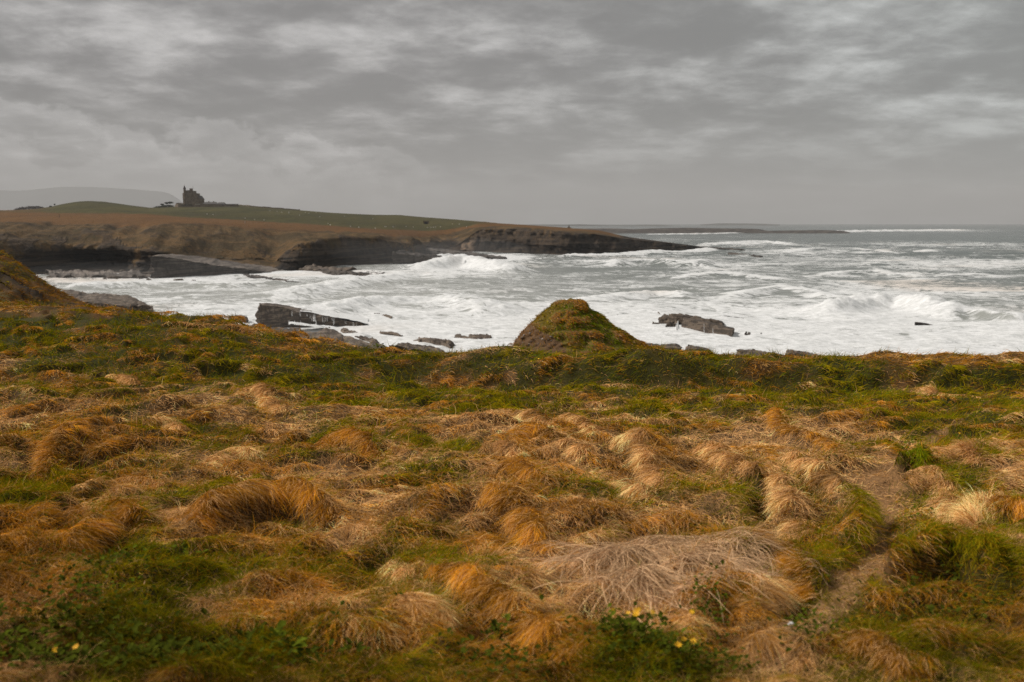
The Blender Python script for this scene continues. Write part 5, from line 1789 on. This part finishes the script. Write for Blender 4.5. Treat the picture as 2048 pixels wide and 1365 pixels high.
def ridge_hair(R, name, n, seed, parentless=True):
    r = np.random.default_rng(seed)
    P = R['P']
    seglen = np.linalg.norm(np.diff(P, axis=0), axis=1)
    cum = np.concatenate([[0], np.cumsum(seglen)])
    u = r.random(n) * cum[-1]
    cx_, cy_ = np.interp(u, cum, P[:, 0]), np.interp(u, cum, P[:, 1])
    i = np.clip(np.searchsorted(cum, u) - 1, 0, len(seglen) - 1)
    tg = (P[i + 1] - P[i]) / seglen[i][:, None]
    nrm = np.stack([tg[:, 1], -tg[:, 0]], -1) * R['side']
    off = r.normal(-.02, .032, n)
    off = np.where(r.random(n) < .28, r.uniform(-.13, .03, n), off)
    x, y = cx_ + nrm[:, 0] * off, cy_ + nrm[:, 1] * off
    z = gz(x, y)
    wn = wind_at(x, y)
    lock = fbm(u / .055 + seed, off * 3, 2, seed + 3)              # hair gathers in locks
    lk2 = fbm(u / .16 + seed, off * 2, 2, seed + 8)
    way = nrm * .85 + wn * .45 + tg * (lock * .8 + lk2 * .6)[:, None] + r.normal(0, .16, (n, 2))
    dirv = np.concatenate([way, (.38 + .45 * lock + r.normal(0, .16, n))[:, None]], 1)
    fade = sstep(0, .2, u / cum[-1]) * sstep(1, .8, u / cum[-1]) * .45 + .55
    stray = r.random(n) < .10
    way = way + stray[:, None] * r.normal(0, .7, (n, 2))
    L = R['L'] * r.uniform(.55, 1.35, n) * fade * (1 + .45 * lock + .25 * lk2)
    base = np.array(SHADE[R['shade']])
    col = base * r.uniform(.65, 1.25, n)[:, None] * np.exp(.9 * lock + .5 * lk2 + .25 * fbm(x / .2, y / .2, 2, 227))[:, None]
    col = col * growth_vignette(x, y, z)[:, None]
    alt = r.random(n)
    other = {'straw': C_RUST, 'rust': C_STRAW, 'olive': C_GREEN, 'green': C_OLIVE}[R['shade']]
    col[alt < .25] = other * r.uniform(.7, 1.1, (alt < .25).sum())[:, None]
    L = L * np.interp(y, [3, 7], [.78, 1.0])
    wv = lod(y) * r.uniform(.6, 1.15, n) * .9
    k = ((lock > -.30) | (r.random(n) < .25)) & (path_mask(x, y) < .45)
    return np.stack([x, y, z - .004], -1)[k], dirv[k], L[k], wv[k], (np.full(n, .25) + .08 * lock)[k], col[k]


def make_ridges():
    for i, R in enumerate(RID):
        ln = np.linalg.norm(np.diff(R['P'], axis=0), axis=1).sum()
        ym = R['P'][:, 1].mean()
        n = int(np.clip(ln * 9000 * (5.5 / ym) ** 1.1, 900, 6500))
        a = ridge_hair(R, 'grass_tussock', n, 300 + i)
        c = R['P'][len(R['P']) // 2]
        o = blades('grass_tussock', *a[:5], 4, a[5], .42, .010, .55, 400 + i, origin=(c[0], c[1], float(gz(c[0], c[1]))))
        tag(o, R['label'], 'tussock', 'combed tussocks of the meadow')
    # the many small ones, as one mass
    rr = np.random.default_rng(77)
    parts = []
    for i, R in enumerate(SMALL):
        c = R['P'].mean(0)
        w = zone(c[:1], c[1:], np.array([float(gz(*c))]))[0]
        R['shade'] = rr.choice(['straw', 'rust', 'olive'], p=w) if rr.random() > .15 else 'rust'
        ln = np.linalg.norm(np.diff(R['P'], axis=0), axis=1).sum()
        n = int(np.clip(ln * 750 * (6.0 / c[1]) ** .8, 70, 420))
        parts.append(ridge_hair(R, '', n, 900 + i))
    cat = [np.concatenate([p[k] for p in parts]) for k in range(6)]
    # stray wisps lying every way
    q = scatter(16000, 78, .45)
    x, y = q[:, 0], q[:, 1]
    k = path_mask(x, y) < .4
    x, y = x[k], y[k]
    z = gz(x, y); n = len(x)
    w = zone(x, y, z)
    a = rr.uniform(0, 6.28, n)
    wn = wind_at(x, y)
    dv = np.concatenate([np.stack([np.cos(a), np.sin(a)], -1) + .5 * wn, rr.uniform(.2, 1.3, (n, 1))], 1)
    col = (w @ np.stack([C_STRAW, C_RUST, C_OLIVE])) * np.exp(rr.normal(.1, .35, n))[:, None]
    cat = [np.concatenate([u, v]) for u, v in zip(cat, (np.stack([x, y, z - .004], -1), dv, rr.uniform(.06, .19, n) * np.interp(y, [3, 7], [.8, 1.1]), lod(y) * .8, np.full(n, .26), col))]
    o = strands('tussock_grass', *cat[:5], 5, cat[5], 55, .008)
    tag(o, 'long dry hair of the many small windblown tussocks', 'grass', None, 'stuff')


make_ridges()


def make_straw():
    # flat thatch on the path and the trampled ground
    r = np.random.default_rng(61)
    n = 40000
    q = scatter(n, 62, .6, 3.2, 13)
    x, y = q[:, 0], q[:, 1]
    z = gz(x, y)
    X, Y = to_px(np.stack([x, y, z], -1))
    m = np.zeros(len(x))
    for a, b, rx, ry in THATCH + [(1760, 1040, 60, 80), (850, 1020, 180, 60), (1100, 960, 180, 50), (1700, 1180, 70, 40), (300, 1180, 200, 60)]:
        m = np.maximum(m, np.exp(-((X - a) / rx) ** 2 - ((Y - b) / ry) ** 2))
    m = np.maximum(m, .8 * path_mask(x, y))
    k = r.random(len(x)) < m
    x, y, z = x[k], y[k], z[k]
    n = len(x)
    a = r.uniform(0, 6.28, n)
    dirv = np.stack([np.cos(a), np.sin(a), r.uniform(0, .35, n)], -1)
    col = np.array([.52, .31, .145]) * r.uniform(.5, 1.25, n)[:, None]
    o = blades('straw_litter', np.stack([x, y, z + .006], -1), dirv, r.uniform(.03, .10, n), lod(y) * 1.1, np.full(n, .15), 2, col, .1, .006, .8, 63)
    tag(o, 'flattened pale straw lying along the path and on the trampled ground', 'straw', None, 'stuff')
    # the heap of long bleached stalks
    n = 5200
    c = ground_at(np.array([1235.0, 1330, 1420, 1300]), np.array([1105.0, 1090, 1130, 1160]))
    j = r.integers(0, 4, n)
    rootxy = c[j, :2] + r.normal(0, .13, (n, 2))
    x, y = rootxy[:, 0], rootxy[:, 1]
    z = gz(x, y)
    a = math.radians(-95) + np.array([-.45, .0, .45, .15])[j] + r.normal(0, .55, n)
    dirv = np.stack([np.cos(a), np.sin(a), r.uniform(.25, .9, n)], -1)
    col = np.array([.66, .42, .23]) * r.uniform(.5, 1.2, n)[:, None]
    o = blades('straw_heap', np.stack([x, y, z], -1), dirv, r.uniform(.16, .40, n), r.uniform(.0016, .0036, n), np.full(n, .22), 6, col, .15, .02, .4, 64)
    tag(o, 'large heap of long bleached stalks fanned out at the bottom centre', 'straw heap')


make_straw()


# ------------------------------------------------------------------ grassy mound beyond the edge
def make_mound():
    d = 26.0
    px = np.array([(597, 1128, 1152), (601, 1112, 1166), (607, 1099, 1176), (616, 1088, 1188), (628, 1077, 1202), (642, 1064, 1218), (656, 1052, 1236), (670, 1042, 1254),
                   (684, 1032, 1275), (696, 1023, 1292), (712, 1014, 1316), (740, 1000, 1350), (860, 950, 1420), (1000, 900, 1500)], float)
    nth, nz_ = 150, 110
    c0 = at(1145, 690, d)
    yy = np.interp(np.linspace(0, 1, nz_), np.linspace(0, 1, len(px)), px[:, 0])
    l = np.interp(yy, px[:, 0], px[:, 1]); rr = np.interp(yy, px[:, 0], px[:, 2])
    l = l + np.interp(yy, [597, 610, 700], [5, 2, -2]); rr = rr - np.interp(yy, [597, 610, 700], [3, 2, 0]); 
    L, Rr = at(l, yy + 2, d), at(rr, yy + 2, d)
    cen, rad = (L + Rr) / 2, (Rr[:, 0] - L[:, 0]) / 2
    th = np.linspace(0, 2 * np.pi, nth)
    G = np.empty((nz_ + 1, nth, 3))
    G[0] = cen[0] + np.array([0, 0, .05])
    for i in range(nz_):
        G[i + 1, :, 0] = cen[i, 0] + rad[i] * np.cos(th)
        G[i + 1, :, 1] = cen[i, 1] - .95 * rad[i] * np.sin(th)
        G[i + 1, :, 2] = cen[i, 2]
    ca = np.cos(th)[None] * np.ones((nz_ + 1, 1)); sa = np.sin(th)[None] * np.ones((nz_ + 1, 1))
    x, y, z = G[..., 0], G[..., 1], G[..., 2]
    zt = cen[0, 2]
    depth = zt - z
    # bare earth on the lower left, grass elsewhere
    X, Y = to_px(G)
    nzz = fbm(x / .35 + y / .5, z / .3, 4, 33)
    earth = sstep(-.12, .10, (np.interp(Y, [620, 650, 665, 690, 715], [1040, 1068, 1086, 1122, 1132]) - X) / 60 + .35 * nzz) * (sa > -.3)
    lump = fbm(x / .30 + 3, z / .26 + y / .4, 3, 35)
    k = (.11 * lump + .12 * fbm(x / .8 + 5, z / .6 + y / .9, 2, 38) * np.clip(depth / .6, 0, 1)) * (1 - earth) + earth * (.10 * fbm(x / .16, z / .16 + y / .2, 4, 36) + .04 * fbm(x / .05, z / .05, 2, 37))
    k = k * np.clip(depth / .25, 0, 1)
    G[..., 0] += ca * k; G[..., 1] -= sa * k; G[..., 2] += .04 * lump * (1 - earth)
    tint = np.where(earth[..., None] > .5, np.array([.135, .078, .040]), 0) + np.where(earth[..., None] > .5, 0, 1) * (
        np.array([.15, .11, .024]) * (1 - sstep(0, .3, lump))[..., None] + np.array([.20, .10, .033]) * sstep(0, .3, lump)[..., None])
    root = empty('grassy_mound', (c0[0], c0[1], c0[2] - .4), 'steep grassy mound with a bare brown earth side standing just beyond the turf edge', 'mound')
    off = np.array(root.location)
    me = np_mesh('mound_body', (G - off).reshape(-1, 3), [grid_faces(nz_ + 1, nth)], colors=tint.reshape(-1, 3))
    link('mound_body', me, M['meadow'], root)
    # grass on it, combed down to the right
    r = np.random.default_rng(8)
    n = 26000
    i = 3 + (r.random(n) ** .75 * 80).astype(int); j = r.integers(0, nth, n)
    ok = ((earth[i, j] < .4) | ((earth[i, j] > .4) & (r.random(len(i)) < .10 + .5 * sstep(.25, -.05, sa[i, j])))) & (sa[i, j] > -.35)
    i, j = i[ok], j[ok]
    n = len(i)
    P = G[i, j] + r.normal(0, .012, (n, 3))
    out = np.stack([ca[i, j], -sa[i, j], np.full(n, .35)], -1)
    dirv = out * .7 + np.array([.75, -.35, -.25]) + r.normal(0, .3, (n, 3))
    ln = lump[i, j] + .3 * r.normal(0, 1, n)
    gr = fbm(P[:, 0] / .5, P[:, 2] / .35, 3, 39) + .35 * ca[i, j]
    col = np.where((ln > .18)[:, None], C_RUST, np.where((gr > -.05)[:, None], C_GREEN * 1.1, C_OLIVE)) * r.uniform(.6, 1.25, n)[:, None]
    col[r.random(n) < .10] = (.5, .3, .13)
    col[earth[i, j] > .4] = C_RUST * .8
    o = blades('grass_cover', P - off, dirv, r.uniform(.05, .13, n) * (.45 + .55 * sstep(0, .5, depth[i, j])), np.full(n, .011), np.full(n, .22), 3, col, .3, 0, .3, 9, collide=False, parent=root)
    o['kind'] = 'stuff'
    # stones in the bare side
    ii, jj = np.where((earth > .8) & (sa > .1) & (Y < 712))
    kx = r.choice(len(ii), 34)
    sm = boulder_mesh(11, 'pebble'); sm.materials.append(M['pebble'])
    for k in kx:
        s = link('pebble', sm, None, root)
        s.location = G[ii[k], jj[k]] - off
        q = .010 + .022 * r.random() ** 3
        s.scale = (q * 1.3, q, q); s.rotation_euler = (r.random() * 3, r.random() * 3, r.random() * 6)


make_mound()


# ------------------------------------------------------------------ broad leaved plants and their yellow flowers
def leaf_mesh():
    pts = [(0, 0, 0), (.28, .30, .05), (.33, .65, .10), (0, 1.0, .02), (-.33, .65, .10), (-.28, .30, .05), (0, .5, -.02)]
    return np_mesh('leaf', pts, [np.array([(0, 1, 6), (1, 2, 6), (2, 3, 6), (3, 4, 6), (4, 5, 6), (5, 0, 6)])])


LEAF = leaf_mesh(); LEAF.materials.append(M['leaf'])


def flower_mesh():
    V, F = [(0, 0, 0)], []
    for k in range(8):
        a = k * math.pi / 4
        for da, rr, h in ((-.25, .55, .1), (0, 1, .22), (.25, .55, .1)):
            V.append((math.cos(a + da) * rr, math.sin(a + da) * rr, h))
        b = 1 + 3 * k
        F += [(0, b, b + 1), (0, b + 1, b + 2)]
    return np_mesh('petals', V, [np.array(F)])


FLOWER = flower_mesh(); FLOWER.materials.append(M['petal'])


def plant(X, Y, wpx, nl, size, label, flowers=(), seed=0, hpx=None, name='leafy_plant'):
    r = np.random.default_rng(seed)
    c = ground_at(np.array([float(X)]), np.array([float(Y)]))[0]
    k = c[1] / FPX
    t = empty(name, (c[0], c[1], float(gz(c[0], c[1]))), label, 'plant', 'broad leaved plants in the turf')
    o0 = np.array(t.location)
    rx, ry = wpx * k / 2, (hpx or wpx * .5) * k / 2 * 2.2
    for i in range(nl):
        a = r.uniform(0, 6.28); q = r.random() ** .5
        x, y = c[0] + math.cos(a) * q * rx, c[1] + math.sin(a) * q * ry
        l = link('leaf', LEAF, None, t)
        l.location = np.array([x, y, float(gz(x, y)) + r.uniform(.03, .10)]) - o0
        s = size * r.uniform(.45, 1.0)
        l.scale = (s, s, s); l.rotation_euler = (r.uniform(-.1, .7), r.uniform(-.5, .5), r.uniform(0, 6.28))
    for fx, fy in flowers:
        g = ground_at(np.array([float(fx)]), np.array([float(fy)]))[0]
        f = link('flower', FLOWER, None, t)
        f.location = g + np.array([0, -.05, .10]) - o0
        s = .016 * r.uniform(.8, 1.2)
        f.scale = (s, s, s); f.rotation_euler = (r.uniform(.3, .9), r.uniform(-.4, .4), 0)


plant(1265, 1290, 150, 110, .034, 'dark leafy plant with bright yellow flowers under the straw heap', [(1222, 1258), (1253, 1263), (1269, 1259), (1268, 1266), (1274, 1256), (1300, 1262), (1378, 1262)], 1, 90)
plant(1425, 1225, 75, 60, .028, 'leafy trailing plant in straw right of the straw heap', (), 2, 70)
plant(385, 1148, 70, 20, .05, 'low green leafy clump at lower left', (), 3, 30)
plant(565, 1312, 70, 14, .07, 'rosette of broad dark leaves near the bottom left', (), 4, 34)
plant(1008, 1252, 55, 16, .05, 'small leafy rosette beside the long orange ridge', (), 5, 30)
plant(220, 1190, 190, 50, .036, 'scattered round leaves in brown grass at lower left', (), 6, 110)
plant(90, 1300, 220, 70, .04, 'dark creeping leaves with a single orange flower in the bottom left corner', [(126, 1340), (166, 1333)], 7, 110)
plant(1620, 1275, 90, 46, .026, 'small green creeping plant left of the dark brow', (), 8, 50)
plant(1365, 1320, 110, 60, .03, 'leafy ground cover with orange specks along the bottom edge', [(1362, 1318), (1380, 1322), (1351, 1330)], 9, 50)
plant(1800, 900, 70, 46, .04, 'bright green mossy leaf patch left of the path', (), 10, 40)
plant(1085, 738, 60, 30, .06, 'leafy patch with yellow dots on the bank below the mound', [(1062, 735), (1077, 730), (1088, 741), (1144, 749)], 11, 16)
plant(760, 704, 24, 26, .07, 'dark green leafy clump on the turf edge', (), 12, 10)
plant(455, 672, 40, 10, .05, 'tiny yellow flowered plant under the rusty crest at the turf edge', [(461, 670), (466, 674)], 13, 8)
plant(1910, 888, 30, 12, .04, 'single yellow flower among green turf right of the path', [(1912, 886)], 14, 10)
plant(775, 990, 40, 16, .04, 'pale green leaves in the straw at centre left', (), 15, 16)
plant(1838, 1046, 60, 16, .03, 'green seedling leaves on the turf right of the path', (), 16, 14)


def make_stone():
    c = ground_at(np.array([1583.0]), np.array([1246.0]))[0]
    sm = boulder_mesh(17, 'white_stone'); sm.materials.append(M['whitestone'])
    o = link('white_stone', sm)
    o.location = (c[0], c[1], float(gz(c[0], c[1])) + .008); o.scale = (.016, .014, .012)
    tag(o, 'single small white stone on dark bare soil by the path', 'stone')


make_stone()


def make_herbs():
    """low dark broad leaved herbs between the grasses"""
    r = np.random.default_rng(71)
    lv = np.array([(0, 0, 0), (.28, .30, .05), (.33, .65, .10), (0, 1.0, .02), (-.33, .65, .10), (-.28, .30, .05), (0, .5, -.02)], float)
    lf = np.array([(0, 1, 6), (1, 2, 6), (2, 3, 6), (3, 4, 6), (4, 5, 6), (5, 0, 6)])
    V, F = [], []
    for X, Y, rx, ry, n, s0 in ((110, 1290, 190, 75, 900, .034), (330, 1330, 200, 50, 420, .034), (180, 1180, 150, 60, 300, .030), (1265, 1295, 75, 45, 420, .026), (1420, 1235, 45, 45, 160, .024),
                                (620, 1300, 140, 50, 220, .030), (1010, 1320, 120, 40, 200, .028), (1400, 1335, 110, 30, 240, .026), (1880, 1240, 150, 50, 260, .028), (1000, 1255, 40, 16, 60, .034), (1620, 1280, 60, 30, 130, .022)):
        px = r.normal(0, .55, (n, 2)) * np.array([rx, ry]) + np.array([X, Y])
        px[:, 1] = np.minimum(px[:, 1], 1400)
        g = ground_at(px[:, 0], px[:, 1])
        for c in g:
            z = float(gz(c[0], c[1])) + r.uniform(.02, .085)
            a, b, s = r.uniform(0, 6.28), r.uniform(-.2, .8), s0 * r.uniform(.5, 1.2)
            p = lv * s
            p = np.stack([p[:, 0], p[:, 1] * math.cos(b) - p[:, 2] * math.sin(b), p[:, 1] * math.sin(b) + p[:, 2] * math.cos(b)], -1)
            p = np.stack([p[:, 0] * math.cos(a) - p[:, 1] * math.sin(a), p[:, 0] * math.sin(a) + p[:, 1] * math.cos(a), p[:, 2]], -1)
            F.append(lf + 7 * len(V)); V.append(p + np.array([c[0], c[1], z]))
    me = np_mesh('ground_herbs', np.concatenate(V), [np.concatenate(F)])
    tag(link('ground_herbs', me, M['herb']), 'low dark green broad leaved herbs growing among the nearest grass', 'herbs', None, 'stuff')


make_herbs()


def make_bluff_grass():
    G, slip = BLUFF
    r = np.random.default_rng(19)
    n = 16000
    i = r.integers(6, 80, n); j = r.integers(0, G.shape[1], n)
    ok = (slip[i, j] < .55) & (np.abs(G[i, j, 0]) < .60 * G[i, j, 1])
    i, j = i[ok], j[ok]; n = len(i)
    P = G[i, j] + r.normal(0, .05, (n, 3)) * np.array([1, 1, .3])
    dirv = np.array([.8, -.5, .15]) + r.normal(0, .35, (n, 3))
    nz = fbm(P[:, 0] / 1.2, P[:, 2] / .8 + P[:, 1] / 3, 3, 43)
    col = np.where((nz > .12)[:, None], C_OLIVE, C_RUST) * np.exp(r.normal(0, .25, n) + .6 * nz)[:, None] * .55
    o = blades('bluff_grass', P, dirv, r.uniform(.25, .6, n), np.full(n, .035), np.full(n, .2), 3, col, .3, 0, .3, 44, collide=False)
    tag(o, 'rough brown grass on the bluff at the left edge', 'grass', None, 'stuff')


make_bluff_grass()
